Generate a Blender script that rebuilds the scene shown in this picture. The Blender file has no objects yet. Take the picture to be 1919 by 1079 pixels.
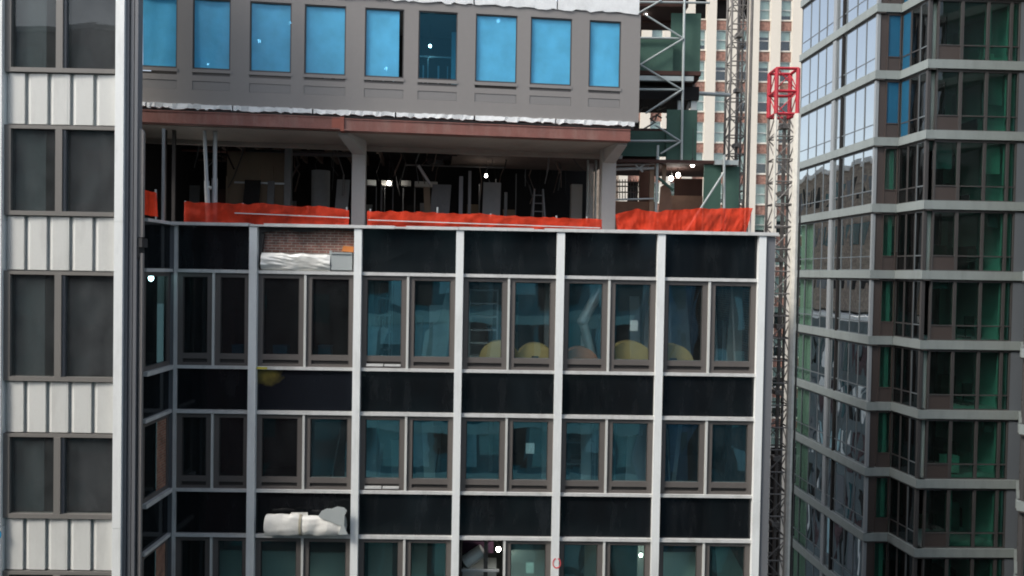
import bpy, math, random
from mathutils import Vector, noise
random.seed(7)
R = math.radians
ZC = 44.0                      # camera height above the street
S = bpy.context.scene
C = S.collection

# ------------------------------------------------------------------ camera
F_PX, CX, CY = 1400.0, 959.5, 539.5
ROLL, PITCH = R(1.0), math.atan(27.5 / 1400)
Fv = Vector((0, math.cos(PITCH), -math.sin(PITCH)))
Uv = Vector((0, math.sin(PITCH), math.cos(PITCH)))
Xv = Vector((1, 0, 0))
Rv = Xv * math.cos(ROLL) + Uv * math.sin(ROLL)
Upv = Uv * math.cos(ROLL) - Xv * math.sin(ROLL)

def ray(px, py):
    return Rv * ((px - CX) / F_PX) + Upv * ((CY - py) / F_PX) + Fv

def P(px, py, Y):
    """point of the place seen at a photo pixel, Y metres away"""
    d = ray(px, py)
    return d * (Y / d.y)

cam = bpy.data.cameras.new('camera')
cam.lens = 36.0 * F_PX / 1919.0
cam.sensor_width = 36.0
cam.clip_end = 2000
cam.clip_start = 0.05
camo = bpy.data.objects.new('camera', cam)
C.objects.link(camo)
from mathutils import Matrix
M3 = Matrix((Rv, Upv, -Fv)).transposed()
camo.matrix_world = Matrix.Translation((0, 0, ZC)) @ M3.to_4x4()
S.camera = camo

# ------------------------------------------------------------------ helpers
class Frame:
    """a facade: origin on the ground plan, yaw, local u along, d into, z up from eye level"""
    def __init__(s, ox, oy, deg=0.0):
        s.o = Vector((ox, oy, 0)); s.a = R(deg)
        s.u = Vector((math.cos(s.a), math.sin(s.a), 0)); s.n = Vector((-math.sin(s.a), math.cos(s.a), 0))
    def map(s, p):
        return s.o + s.u * p[0] + s.n * p[1] + Vector((0, 0, p[2] + ZC))
    def px(s, x, y, d=0.0):
        r = ray(x, y)
        o = s.o + s.n * d
        t = o.dot(s.n) / r.dot(s.n)
        w = r * t
        return ((w - s.o).dot(s.u), w.z)
    def ux(s, x, y=736, d=0.0): return s.px(x, y, d)[0]

WORLD = Frame(0, 0, 0)
class Local:
    def map(s, p): return Vector(p)
LOCAL = Local()

class MB:
    def __init__(s, fr=WORLD):
        s.v = []; s.f = []; s.fr = fr; s.m = []; s.cur = 0; s.smooth = False
    def add(s, vs, fs):
        b = len(s.v)
        s.v += [s.fr.map(p) for p in vs]
        for f in fs:
            s.f.append([b + i for i in f]); s.m.append(s.cur)
    def box(s, x0, x1, y0, y1, z0, z1):
        if x0 > x1: x0, x1 = x1, x0
        if y0 > y1: y0, y1 = y1, y0
        if z0 > z1: z0, z1 = z1, z0
        s.add([(x0,y0,z0),(x1,y0,z0),(x1,y1,z0),(x0,y1,z0),(x0,y0,z1),(x1,y0,z1),(x1,y1,z1),(x0,y1,z1)],
              [(0,3,2,1),(4,5,6,7),(0,1,5,4),(1,2,6,5),(2,3,7,6),(3,0,4,7)])
        return s
    def hexa(s, a, b):
        """prism between two quads a (front) and b (back), same winding"""
        s.add(list(a) + list(b), [(0,1,2,3),(7,6,5,4),(0,4,5,1),(1,5,6,2),(2,6,7,3),(3,7,4,0)])
        return s
    def prism(s, pts, y0, y1):
        """outline in (x,z) given depth"""
        n = len(pts)
        vs = [(p[0], y0, p[1]) for p in pts] + [(p[0], y1, p[1]) for p in pts]
        fs = [list(range(n))[::-1], list(range(n, 2*n))]
        for i in range(n):
            j = (i + 1) % n
            fs.append((i, j, n + j, n + i))
        s.add(vs, fs); return s
    def bar(s, p, q, w, h=None):
        p = Vector(p); q = Vector(q); h = h or w
        d = (q - p).normalized()
        up = Vector((0, 0, 1)) if abs(d.z) < 0.95 else Vector((0, 1, 0))
        a = d.cross(up).normalized() * (w / 2); b = a.cross(d).normalized() * (h / 2)
        s.add([p-a-b, p+a-b, p+a+b, p-a+b, q-a-b, q+a-b, q+a+b, q-a+b],
              [(0,3,2,1),(4,5,6,7),(0,1,5,4),(1,2,6,5),(2,3,7,6),(3,0,4,7)])
        return s
    def tube(s, p, q, r, n=8, r2=None):
        p = Vector(p); q = Vector(q); r2 = r if r2 is None else r2
        d = (q - p).normalized()
        up = Vector((0, 0, 1)) if abs(d.z) < 0.95 else Vector((0, 1, 0))
        a = d.cross(up).normalized(); b = a.cross(d).normalized()
        vs = []
        for (c, rr) in ((p, r), (q, r2)):
            for i in range(n):
                t = 2 * math.pi * i / n
                vs.append(c + a * math.cos(t) * rr + b * math.sin(t) * rr)
        fs = [tuple(range(n))[::-1], tuple(range(n, 2*n))]
        for i in range(n):
            j = (i + 1) % n
            fs.append((i, j, n + j, n + i))
        s.add(vs, fs); return s
    def ball(s, c, r, n=10, m=6, sz=1.0):
        vs = [(c[0], c[1], c[2] - r*sz)]
        for k in range(1, m):
            t = math.pi * k / m
            for i in range(n):
                p = 2 * math.pi * i / n
                vs.append((c[0] + r*math.sin(t)*math.cos(p), c[1] + r*math.sin(t)*math.sin(p), c[2] - r*sz*math.cos(t)))
        vs.append((c[0], c[1], c[2] + r*sz))
        fs = []
        for i in range(n):
            fs.append((0, 1 + (i+1) % n, 1 + i))
            fs.append((len(vs)-1, 1 + (m-2)*n + i, 1 + (m-2)*n + (i+1) % n))
        for k in range(m-2):
            for i in range(n):
                a = 1 + k*n + i; b = 1 + k*n + (i+1) % n
                fs.append((a, b, b + n, a + n))
        s.add(vs, fs); return s
    def sheet(s, fn, nu, nv, th=0.0):
        """grid sheet fn(u,v)->point, optional second skin at distance th in local y"""
        for k in ((0, 1) if th else (0,)):
            vs = []
            for j in range(nv + 1):
                for i in range(nu + 1):
                    p = fn(i / nu, j / nv)
                    vs.append((p[0], p[1] + k * th, p[2]))
            fs = []
            for j in range(nv):
                for i in range(nu):
                    a = j*(nu+1) + i
                    f = (a, a+1, a+nu+2, a+nu+1)
                    fs.append(f if k == 0 else f[::-1])
            s.add(vs, fs)
        return s
    def build(s, name, mat, parent=None):
        me = bpy.data.meshes.new(name)
        root = parent
        while root is not None and root.parent is not None: root = root.parent
        vs = s.v
        if root is not None and s.fr is not LOCAL:
            mi = ROOTS[root.name]
            vs = [mi @ v for v in vs]
        me.from_pydata([tuple(v) for v in vs], [], s.f)
        for mm in (mat if isinstance(mat, (list, tuple)) else [mat]): me.materials.append(mm)
        if any(s.m): me.polygons.foreach_set('material_index', s.m)
        if s.smooth: me.polygons.foreach_set('use_smooth', [True] * len(me.polygons))
        me.update()
        o = bpy.data.objects.new(name, me); C.objects.link(o)
        if parent is not None: o.parent = parent
        return o

ROOTS = {}
def thing(name, label, cat, loc=(0, 0, 0), rz=0.0, group=None):
    o = bpy.data.objects.new(name, None); C.objects.link(o)
    o.empty_display_size = 0.3
    o.location = loc; o.rotation_euler = (0, 0, rz)
    o['label'] = label; o['category'] = cat
    if group: o['group'] = group
    ROOTS[o.name] = (Matrix.Translation(loc) @ Matrix.Rotation(rz, 4, 'Z')).inverted()
    return o
def tag(o, label, cat, group=None):
    o['label'] = label; o['category'] = cat
    if group: o['group'] = group
    return o
def struct(o):
    o['kind'] = 'structure'; return o
def centred(name, mb, mat, label, cat, group=None):
    """one-mesh thing whose origin sits at its own base"""
    lo = [min(v[i] for v in mb.v) for i in range(3)]; hi = [max(v[i] for v in mb.v) for i in range(3)]
    c = Vector(((lo[0]+hi[0])/2, (lo[1]+hi[1])/2, lo[2]))
    mb.v = [v - c for v in mb.v]; fr = mb.fr; mb.fr = LOCAL
    o = mb.build(name, mat); o.location = c
    return tag(o, label, cat, group)

# ------------------------------------------------------------------ materials
def nodes(name):
    m = bpy.data.materials.new(name); m.use_nodes = True
    nt = m.node_tree; nt.nodes.clear()
    out = nt.nodes.new('ShaderNodeOutputMaterial')
    return m, nt, out
def N(nt, t, **kw):
    n = nt.nodes.new(t)
    for k, v in kw.items():
        if k in n.inputs: n.inputs[k].default_value = v
        else: setattr(n, k, v)
    return n
def L(nt, a, b): nt.links.new(a, b)

def pm(name, col, rough=0.6, var=0.12, scale=1.2, metal=0.0, streak=True, spec=0.5, bump=0.0, fine=0.0):
    """painted / plain surface with soft grime: large noise stretched down the wall and fine speckle"""
    m, nt, out = nodes(name)
    b = N(nt, 'ShaderNodeBsdfPrincipled'); b.inputs['Roughness'].default_value = rough
    b.inputs['Metallic'].default_value = metal; b.inputs['Specular IOR Level'].default_value = spec
    tc = N(nt, 'ShaderNodeTexCoord'); mp = N(nt, 'ShaderNodeMapping')
    mp.inputs['Scale'].default_value = (1, 1, 0.25) if streak else (1, 1, 1)
    L(nt, tc.outputs['Object'], mp.inputs['Vector'])
    n1 = N(nt, 'ShaderNodeTexNoise', Scale=scale, Detail=6.0, Roughness=0.6); L(nt, mp.outputs[0], n1.inputs['Vector'])
    n2 = N(nt, 'ShaderNodeTexNoise', Scale=scale * 14, Detail=3.0); L(nt, tc.outputs['Object'], n2.inputs['Vector'])
    ad = N(nt, 'ShaderNodeMath', operation='MULTIPLY_ADD'); L(nt, n2.outputs['Fac'], ad.inputs[0]); ad.inputs[1].default_value = 0.35 + fine; L(nt, n1.outputs['Fac'], ad.inputs[2])
    rp = N(nt, 'ShaderNodeMapRange'); rp.inputs[1].default_value = 0.35; rp.inputs[2].default_value = 1.0
    rp.inputs[3].default_value = 1 - var; rp.inputs[4].default_value = 1 + var
    L(nt, ad.outputs[0], rp.inputs[0])
    mx = N(nt, 'ShaderNodeMix', data_type='RGBA', blend_type='MULTIPLY'); mx.inputs[0].default_value = 1
    mx.inputs[6].default_value = (*col, 1); L(nt, rp.outputs[0], mx.inputs[7])
    L(nt, mx.outputs[2], b.inputs['Base Color'])
    if bump:
        bp = N(nt, 'ShaderNodeBump', Strength=bump, Distance=0.02); L(nt, n2.outputs['Fac'], bp.inputs['Height']); L(nt, bp.outputs[0], b.inputs['Normal'])
    L(nt, b.outputs[0], out.inputs[0])
    return m

def brick(name, c1, c2, mortar, scale=1.0, axis='x'):
    m, nt, out = nodes(name)
    b = N(nt, 'ShaderNodeBsdfPrincipled', Roughness=0.85)
    tc = N(nt, 'ShaderNodeTexCoord'); sx = N(nt, 'ShaderNodeSeparateXYZ'); cx = N(nt, 'ShaderNodeCombineXYZ')
    L(nt, tc.outputs['Object'], sx.inputs[0]); L(nt, sx.outputs[0 if axis == 'x' else 1], cx.inputs[0]); L(nt, sx.outputs[2], cx.inputs[1])
    br = N(nt, 'ShaderNodeTexBrick', Scale=scale)
    br.inputs['Color1'].default_value = (*c1, 1); br.inputs['Color2'].default_value = (*c2, 1); br.inputs['Mortar'].default_value = (*mortar, 1)
    br.inputs['Brick Width'].default_value = 0.22; br.inputs['Row Height'].default_value = 0.075; br.inputs['Mortar Size'].default_value = 0.011
    L(nt, cx.outputs[0], br.inputs['Vector'])
    n1 = N(nt, 'ShaderNodeTexNoise', Scale=4.0, Detail=6.0); L(nt, tc.outputs['Object'], n1.inputs['Vector'])
    mx = N(nt, 'ShaderNodeMix', data_type='RGBA', blend_type='MULTIPLY'); mx.inputs[0].default_value = 0.8
    rp = N(nt, 'ShaderNodeMapRange'); rp.inputs[1].default_value = 0.3; rp.inputs[2].default_value = 0.7; rp.inputs[3].default_value = 0.45; rp.inputs[4].default_value = 1.4
    L(nt, n1.outputs['Fac'], rp.inputs[0]); L(nt, br.outputs['Color'], mx.inputs[6]); L(nt, rp.outputs[0], mx.inputs[7])
    L(nt, mx.outputs[2], b.inputs['Base Color'])
    bp = N(nt, 'ShaderNodeBump', Strength=0.6, Distance=0.02); L(nt, br.outputs['Fac'], bp.inputs['Height']); bp.invert = True
    L(nt, bp.outputs[0], b.inputs['Normal'])
    L(nt, b.outputs[0], out.inputs[0])
    return m

def glass(name, tint, boost=1.0, base=0.0, wave=0.06, wscale=0.7, rough=0.0, dirt=0.03, coat=(0.93, 0.97, 0.98)):
    """thin tinted glazing: fresnel mirror, slightly wavy, over a tinted see-through sheet with a film of dust"""
    m, nt, out = nodes(name)
    tc = N(nt, 'ShaderNodeTexCoord')
    mp = N(nt, 'ShaderNodeMapping'); mp.inputs['Scale'].default_value = (1, 1, 0.55); L(nt, tc.outputs['Object'], mp.inputs['Vector'])
    n1 = N(nt, 'ShaderNodeTexNoise', Scale=wscale, Detail=1.0); L(nt, mp.outputs[0], n1.inputs['Vector'])
    bp = N(nt, 'ShaderNodeBump', Strength=1.0, Distance=wave); L(nt, n1.outputs['Fac'], bp.inputs['Height'])
    gl = N(nt, 'ShaderNodeBsdfGlossy', Roughness=rough); gl.inputs['Color'].default_value = (*coat, 1)
    L(nt, bp.outputs[0], gl.inputs['Normal'])
    tr = N(nt, 'ShaderNodeBsdfTransparent'); tr.inputs[0].default_value = (*[math.sqrt(t) for t in tint], 1)
    df = N(nt, 'ShaderNodeBsdfDiffuse'); df.inputs[0].default_value = (0.30, 0.32, 0.32, 1)
    n2 = N(nt, 'ShaderNodeTexNoise', Scale=2.5, Detail=5.0); L(nt, mp.outputs[0], n2.inputs['Vector'])
    dm = N(nt, 'ShaderNodeMath', operation='MULTIPLY'); L(nt, n2.outputs['Fac'], dm.inputs[0]); dm.inputs[1].default_value = dirt * 2
    m0 = N(nt, 'ShaderNodeMixShader'); L(nt, dm.outputs[0], m0.inputs[0]); L(nt, tr.outputs[0], m0.inputs[1]); L(nt, df.outputs[0], m0.inputs[2])
    fr = N(nt, 'ShaderNodeFresnel', IOR=1.5)
    ma = N(nt, 'ShaderNodeMath', operation='MULTIPLY_ADD', use_clamp=True); L(nt, fr.outputs[0], ma.inputs[0]); ma.inputs[1].default_value = boost; ma.inputs[2].default_value = base
    ge = N(nt, 'ShaderNodeNewGeometry'); iv = N(nt, 'ShaderNodeMath', operation='SUBTRACT'); iv.inputs[0].default_value = 1; L(nt, ge.outputs['Backfacing'], iv.inputs[1])   # the inner skin of a pane does not mirror again
    mk = N(nt, 'ShaderNodeMath', operation='MULTIPLY'); L(nt, ma.outputs[0], mk.inputs[0]); L(nt, iv.outputs[0], mk.inputs[1])
    mx = N(nt, 'ShaderNodeMixShader'); L(nt, mk.outputs[0], mx.inputs[0]); L(nt, m0.outputs[0], mx.inputs[1]); L(nt, gl.outputs[0], mx.inputs[2])
    L(nt, mx.outputs[0], out.inputs[0])
    return m

def veil(name, col, clear=0.25, rough=0.5, trans=0.3, var=0.12):
    """thin film or net: coloured sheet, part see-through, part glowing through from behind"""
    m, nt, out = nodes(name)
    b = N(nt, 'ShaderNodeBsdfPrincipled', Roughness=rough)
    tc = N(nt, 'ShaderNodeTexCoord'); n1 = N(nt, 'ShaderNodeTexNoise', Scale=2.2, Detail=5.0); L(nt, tc.outputs['Object'], n1.inputs['Vector'])
    rp = N(nt, 'ShaderNodeMapRange'); rp.inputs[1].default_value = 0.3; rp.inputs[2].default_value = 0.7; rp.inputs[3].default_value = 1 - var; rp.inputs[4].default_value = 1 + var
    L(nt, n1.outputs['Fac'], rp.inputs[0])
    mc = N(nt, 'ShaderNodeMix', data_type='RGBA', blend_type='MULTIPLY'); mc.inputs[0].default_value = 1
    mc.inputs[6].default_value = (*col, 1); L(nt, rp.outputs[0], mc.inputs[7])
    L(nt, mc.outputs[2], b.inputs['Base Color'])
    n3 = N(nt, 'ShaderNodeTexNoise', Scale=5.0, Detail=4.0, Distortion=1.2); L(nt, tc.outputs['Object'], n3.inputs['Vector'])
    bp = N(nt, 'ShaderNodeBump', Strength=0.22, Distance=0.03); L(nt, n3.outputs['Fac'], bp.inputs['Height']); L(nt, bp.outputs[0], b.inputs['Normal'])
    tl = N(nt, 'ShaderNodeBsdfTranslucent'); L(nt, mc.outputs[2], tl.inputs[0])
    m1 = N(nt, 'ShaderNodeMixShader'); m1.inputs[0].default_value = trans; L(nt, b.outputs[0], m1.inputs[1]); L(nt, tl.outputs[0], m1.inputs[2])
    tr = N(nt, 'ShaderNodeBsdfTransparent'); tr.inputs[0].default_value = (*[min(1, c * 0.7 + 0.3) for c in col], 1)
    m2 = N(nt, 'ShaderNodeMixShader'); m2.inputs[0].default_value = clear; L(nt, m1.outputs[0], m2.inputs[1]); L(nt, tr.outputs[0], m2.inputs[2])
    L(nt, m2.outputs[0], out.inputs[0])
    return m

def glow(name, col, s):
    m, nt, out = nodes(name)
    e = N(nt, 'ShaderNodeEmission', Strength=s); e.inputs[0].default_value = (*col, 1)
    L(nt, e.outputs[0], out.inputs[0]); return m

def stained(name, col, stain, centre, rad, rough=0.12):
    """dark glass spandrel with one yellow smear of its own shape"""
    m = pm(name, col, rough, 0.3, 0.8)
    nt = m.node_tree
    b = [n for n in nt.nodes if n.type == 'BSDF_PRINCIPLED'][0]
    src = b.inputs['Base Color'].links[0].from_socket
    tc = N(nt, 'ShaderNodeTexCoord'); nz = N(nt, 'ShaderNodeTexNoise', Scale=5.0, Detail=4.0); L(nt, tc.outputs['Object'], nz.inputs['Vector'])
    sp = N(nt, 'ShaderNodeSeparateXYZ'); L(nt, tc.outputs['Object'], sp.inputs[0])
    def ax(i, c, r):
        a = N(nt, 'ShaderNodeMath', operation='SUBTRACT'); L(nt, sp.outputs[i], a.inputs[0]); a.inputs[1].default_value = c
        d = N(nt, 'ShaderNodeMath', operation='DIVIDE'); L(nt, a.outputs[0], d.inputs[0]); d.inputs[1].default_value = r
        p = N(nt, 'ShaderNodeMath', operation='POWER'); L(nt, d.outputs[0], p.inputs[0]); p.inputs[1].default_value = 2
        return p
    a = ax(0, centre[0], rad[0]); c = ax(2, centre[1], rad[1])
    ad = N(nt, 'ShaderNodeMath', operation='ADD'); L(nt, a.outputs[0], ad.inputs[0]); L(nt, c.outputs[0], ad.inputs[1])
    a2 = N(nt, 'ShaderNodeMath', operation='MULTIPLY_ADD'); L(nt, nz.outputs['Fac'], a2.inputs[0]); a2.inputs[1].default_value = 1.4; L(nt, ad.outputs[0], a2.inputs[2])
    rp = N(nt, 'ShaderNodeMapRange'); rp.inputs[1].default_value = 0.6; rp.inputs[2].default_value = 1.7; rp.inputs[3].default_value = 0.38; rp.inputs[4].default_value = 0.0
    L(nt, a2.outputs[0], rp.inputs[0])
    mx = N(nt, 'ShaderNodeMix', data_type='RGBA'); L(nt, rp.outputs[0], mx.inputs[0]); L(nt, src, mx.inputs[6]); mx.inputs[7].default_value = (*stain, 1)
    L(nt, mx.outputs[2], b.inputs['Base Color'])
    return m

def dusty(m, dust, amt):
    nt = m.node_tree; b = [n for n in nt.nodes if n.type == 'BSDF_PRINCIPLED'][0]
    src = b.inputs['Base Color'].links[0].from_socket
    tc = N(nt, 'ShaderNodeTexCoord'); mp = N(nt, 'ShaderNodeMapping'); mp.inputs['Scale'].default_value = (1, 1, .22); L(nt, tc.outputs['Object'], mp.inputs[0])
    n1 = N(nt, 'ShaderNodeTexNoise', Scale=2.6, Detail=8.0, Roughness=.65); L(nt, mp.outputs[0], n1.inputs['Vector'])
    rp = N(nt, 'ShaderNodeMapRange'); rp.inputs[1].default_value = .48; rp.inputs[2].default_value = .85; rp.inputs[3].default_value = 0; rp.inputs[4].default_value = amt; L(nt, n1.outputs['Fac'], rp.inputs[0])
    mx = N(nt, 'ShaderNodeMix', data_type='RGBA'); L(nt, rp.outputs[0], mx.inputs[0]); L(nt, src, mx.inputs[6]); mx.inputs[7].default_value = (*dust, 1); L(nt, mx.outputs[2], b.inputs['Base Color'])
    return m
m_white = pm('white_painted_metal', (0.82, 0.84, 0.82), 0.45, 0.07, 1.0)
m_offwhite = pm('off_white_enamel', (0.63, 0.635, 0.60), 0.4, 0.07, 1.0)
m_rail = pm('aluminium_rail', (0.62, 0.62, 0.60), 0.4, 0.12, 2.0, streak=False)
m_frame = pm('bronze_grey_frame', (0.125, 0.112, 0.103), 0.5, 0.12, 1.5)
m_frame_dk = pm('dark_vent', (0.045, 0.04, 0.037), 0.6, 0.15, 1.5)
m_tower_frame = pm('grey_bronze_window_metal', (0.19, 0.18, 0.165), 0.45, 0.08, 1.5)
m_grey_clad = pm('grey_fluted_cladding', (0.16, 0.165, 0.175), 0.45, 0.10, 1.2)
m_black = pm('black_glass_spandrel', (0.0075, 0.0088, 0.0102), 0.09, 0.45, 0.7, spec=0.45)
dusty(m_white, (.45, .45, .43), .55); dusty(m_offwhite, (.34, .33, .31), .5); dusty(m_rail, (.25, .24, .22), .6)
dusty(m_black, (.08, .085, .09), .2)
m_panelgrey = pm('grey_metal_panel', (0.245, 0.228, 0.215), 0.5, 0.07, 0.6)
m_panelgrey2 = pm('grey_metal_inset_panel', (0.222, 0.211, 0.203), 0.5, 0.05, 0.6)
m_flash = pm('torn_white_membrane', (0.80, 0.81, 0.80), 0.45, 0.15, 3.0, streak=False, bump=0.5)
m_foil = pm('crinkled_foil', (0.80, 0.79, 0.73), 0.30, 0.12, 3.0, metal=0.2, streak=False, bump=0.12)
m_steel = pm('red_primer_steel', (0.205, 0.082, 0.064), 0.6, 0.28, 1.6, streak=False, fine=0.2)
dusty(m_steel, (.36, .29, .25), .55)
m_steel_hot = pm('red_primer_splice', (0.30, 0.085, 0.055), 0.6, 0.2, 2.5, streak=False)
m_soffit = pm('plaster_soffit', (0.40, 0.36, 0.31), 0.85, 0.18, 0.9, streak=False)
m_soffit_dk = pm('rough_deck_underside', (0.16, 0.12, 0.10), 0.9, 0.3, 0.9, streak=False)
m_conc = pm('fireproofed_column', (0.47, 0.46, 0.43), 0.85, 0.10, 1.5, bump=0.25)
m_dark = pm('darkened_interior', (0.014, 0.013, 0.013), 0.95, 0.4, 0.8, streak=False)  # near-black base colour holds the shade of the unlit hall and rooms
m_slab = pm('floor_concrete', (0.16, 0.155, 0.15), 0.9, 0.15, 0.8, streak=False)
m_inner = pm('interior_wall', (0.22, 0.23, 0.23), 0.85, 0.2, 0.5, streak=False)
m_pale = pm('pale_partition', (0.62, 0.64, 0.62), 0.8, 0.06, 0.5, streak=False)
m_ceil = pm('interior_ceiling', (0.45, 0.46, 0.45), 0.9, 0.1, 0.6, streak=False)
m_galv = pm('galvanised_tube', (0.40, 0.44, 0.43), 0.42, 0.15, 3.0, metal=0.25, streak=False)
m_studdim = pm('hall_shaded_stud', (0.14, 0.14, 0.14), 0.5, 0.3, 2.0, metal=0.2)  # galvanised stud colour darkened to hold the shade of the hall
m_stud = pm('galvanised_stud', (0.45, 0.47, 0.48), 0.4, 0.15, 2.0, metal=0.4)
m_green = pm('green_plywood', (0.045, 0.105, 0.078), 0.7, 0.22, 0.9)
m_ply = pm('brown_plywood', (0.20, 0.115, 0.075), 0.8, 0.3, 1.5, streak=False)
m_ply_dk = pm('dark_stained_plywood', (0.055, 0.024, 0.018), 0.85, 0.3, 1.5, streak=False)
m_timber = pm('rough_timber_post', (0.27, 0.19, 0.13), 0.85, 0.25, 3.0)
m_tan = pm('tan_sheathing_board', (0.19, 0.145, 0.10), 0.85, 0.15, 1.2)
m_mast = pm('weathered_mast_steel', (0.17, 0.158, 0.145), 0.6, 0.3, 3.0, streak=False)
m_mastlight = pm('galvanised_mast_rail', (0.66, 0.64, 0.57), 0.5, 0.22, 4.0, streak=False)
m_red = pm('red_mast_paint', (0.46, 0.03, 0.045), 0.5, 0.3, 3.0, streak=False)
m_pier = pm('cream_stone_pier', (0.66, 0.615, 0.535), 0.85, 0.08, 0.35)
m_cbrick = brick('red_brown_brick', (0.33, 0.15, 0.11), (0.27, 0.12, 0.09), (0.33, 0.24, 0.2), 1.0)
m_cglass = glass('pale_window_glass', (0.62, 0.74, 0.72), 1.5, 0.06, 0.02, 0.6)
m_blind = pm('pale_window_blind', (0.78, 0.80, 0.76), 0.8, 0.05, 1.0)
m_brick = brick('exposed_brick', (0.30, 0.13, 0.10), (0.20, 0.105, 0.085), (0.36, 0.31, 0.26), 1.0)
m_brick_y = brick('side_brick', (0.26, 0.12, 0.08), (0.2, 0.09, 0.07), (0.3, 0.25, 0.2), 1.0, 'y')
m_teal = glass('teal_office_glass', (0.66, 0.86, 0.88), 2.0, 0.22, 0.012, 0.9, coat=(0.34, 0.80, 0.92))
m_teal_clear = glass('clear_teal_office_glass', (0.86, 0.94, 0.93), 2.0, 0.18, 0.012, 0.9, coat=(0.34, 0.80, 0.92))
m_teal_pale = glass('pale_teal_office_glass', (0.66, 0.90, 0.84), 1.8, 0.10, 0.012, 0.9, coat=(0.40, 0.85, 0.88))
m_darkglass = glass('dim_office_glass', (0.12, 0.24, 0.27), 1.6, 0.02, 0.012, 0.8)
m_wingglass = glass('wing_glass', (0.10, 0.2, 0.22), 0.35, 0.0, 0.012, 0.8)
m_navy = glass('navy_tinted_glass', (0.16, 0.46, 0.62), 0.8, 0.03, 0.01, 0.8, dirt=.008, coat=(.15, .55, .75))
m_towerglass = glass('smoky_tower_glass', (0.60, 0.66, 0.66), 0.9, 0.0, 0.012, 0.6, dirt=0.07)
m_mirror = glass('sky_reflecting_glass', (0.12, 0.24, 0.21), 1.8, 0.62, 0.032, 0.55, dirt=.01)
m_green_glass = glass('green_tinted_glass', (0.21, 0.48, 0.40), 1.1, 0.015, 0.03, 0.6, dirt=0.012)
m_green_clear = glass('pale_green_corner_glass', (0.42, 0.58, 0.49), 0.9, 0.0, 0.03, 0.6)
m_blue_glass = glass('deep_dark_glass', (0.06, 0.10, 0.12), 1.3, 0.02, 0.03, 0.6, dirt=0.008)
m_film = veil('blue_protective_film', (0.115, 0.53, 0.82), 0.15, 0.30, 0.10, 0.10)
m_film_lit = veil('sky_blue_film', (0.022, 0.13, 0.235), 0.16, 0.35, 0.15, 0.05)
m_net = veil('orange_debris_net', (1.0, 0.07, 0.02), 0.30, 0.7, 0.40, 0.28)
m_band = pm('pale_grey_slab_cover', (0.235, 0.265, 0.257), 0.5, 0.07, 0.7)
dusty(m_band, (.12, .13, .125), .5)
m_brown = pm('umber_metal_panel', (0.056, 0.044, 0.040), 0.5, 0.10, 0.8)
m_post = pm('taupe_window_post', (0.060, 0.057, 0.056), 0.45, 0.08, 1.0)
m_postdk = pm('slim_grey_mullion', (0.13, 0.15, 0.16), 0.4, 0.08, 1.0)
m_postlt = pm('silver_window_post', (0.26, 0.28, 0.29), 0.4, 0.08, 1.0)
m_grpier = pm('slate_grey_pier', (0.13, 0.145, 0.16), 0.5, 0.08, 1.0)
m_bulb = glow('lit_bulb', (1.0, 0.95, 0.86), 32.0)
m_tube = glow('lit_tube_lamp', (1.0, 0.97, 0.9), 7.0)
m_socket = pm('lamp_socket', (0.05, 0.05, 0.05), 0.5)
m_paper = pm('white_paper', (0.80, 0.82, 0.80), 0.8, 0.03, 4.0, streak=False)
m_reel = pm('yellow_plywood_reel', (0.52, 0.39, 0.15), 0.7, 0.15, 2.0, streak=False)
m_reel_or = pm('orange_reel', (0.42, 0.15, 0.05), 0.7, 0.15, 2.0, streak=False)
m_orange = pm('orange_board', (0.62, 0.21, 0.05), 0.7, 0.15, 4.0, streak=False)
m_tarp = pm('white_tarpaulin', (0.76, 0.745, 0.69), 0.33, 0.12, 2.0, streak=False, bump=.35)
m_tarp_grey = pm('grey_tarpaulin_lining', (0.40, 0.43, 0.42), 0.5, 0.06, 2.0, streak=False)
m_strap = pm('webbing_strap', (0.36, 0.33, 0.25), 0.8, 0.1, 4.0)
m_crate = pm('blue_plastic_crate', (0.05, 0.42, 0.58), 0.5, 0.05)
m_sheetp = veil('hanging_plastic_sheet', (0.62, 0.70, 0.68), 0.35, 0.25, 0.4, 0.15)
m_duct = pm('silver_duct', (0.62, 0.66, 0.64), 0.35, 0.12, 2.0, metal=0.5, streak=False)
m_blue = pm('bright_blue_disc', (0.02, 0.38, 0.72), 0.5, 0.03)
m_redmark = pm('plain_red_ring', (0.75, 0.10, 0.11), 0.7, 0.1)
m_asphalt = pm('asphalt', (0.05, 0.05, 0.052), 0.9, 0.2, 0.3, streak=False)
m_pave = pm('paving', (0.25, 0.245, 0.235), 0.9, 0.12, 0.8, streak=False)
m_tanbrick = brick('tan_brick', (0.33, 0.255, 0.195), (0.27, 0.21, 0.165), (0.32, 0.28, 0.24), 1.0)
m_dkbrick = brick('dark_brown_brick', (0.085, 0.045, 0.052), (0.065, 0.038, 0.046), (0.09, 0.065, 0.065), 1.0)
m_yellow = pm('yellow_paint_run', (0.55, 0.48, 0.06), 0.7, 0.2, 4.0)
m_curtain = pm('pale_curtain', (0.48, 0.52, 0.48), 0.9, 0.2, 2.0)
m_sofa = pm('pale_green_sofa', (0.55, 0.62, 0.56), 0.9, 0.08)
m_wood = pm('dark_desk', (0.09, 0.06, 0.045), 0.5, 0.2)

# ------------------------------------------------------------------ ground, street
g = MB(); g.add([(-700, -700, -ZC), (700, -700, -ZC), (700, 900, -ZC), (-700, 900, -ZC)], [(0, 1, 2, 3)])
struct(g.build('ground', m_pave))
g = MB(); g.add([(-300, 5, -ZC + .004), (300, 5, -ZC + .004), (300, 15.5, -ZC + .004), (-300, 15.5, -ZC + .004)], [(0, 1, 2, 3)])
struct(g.build('road', m_asphalt))

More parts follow.
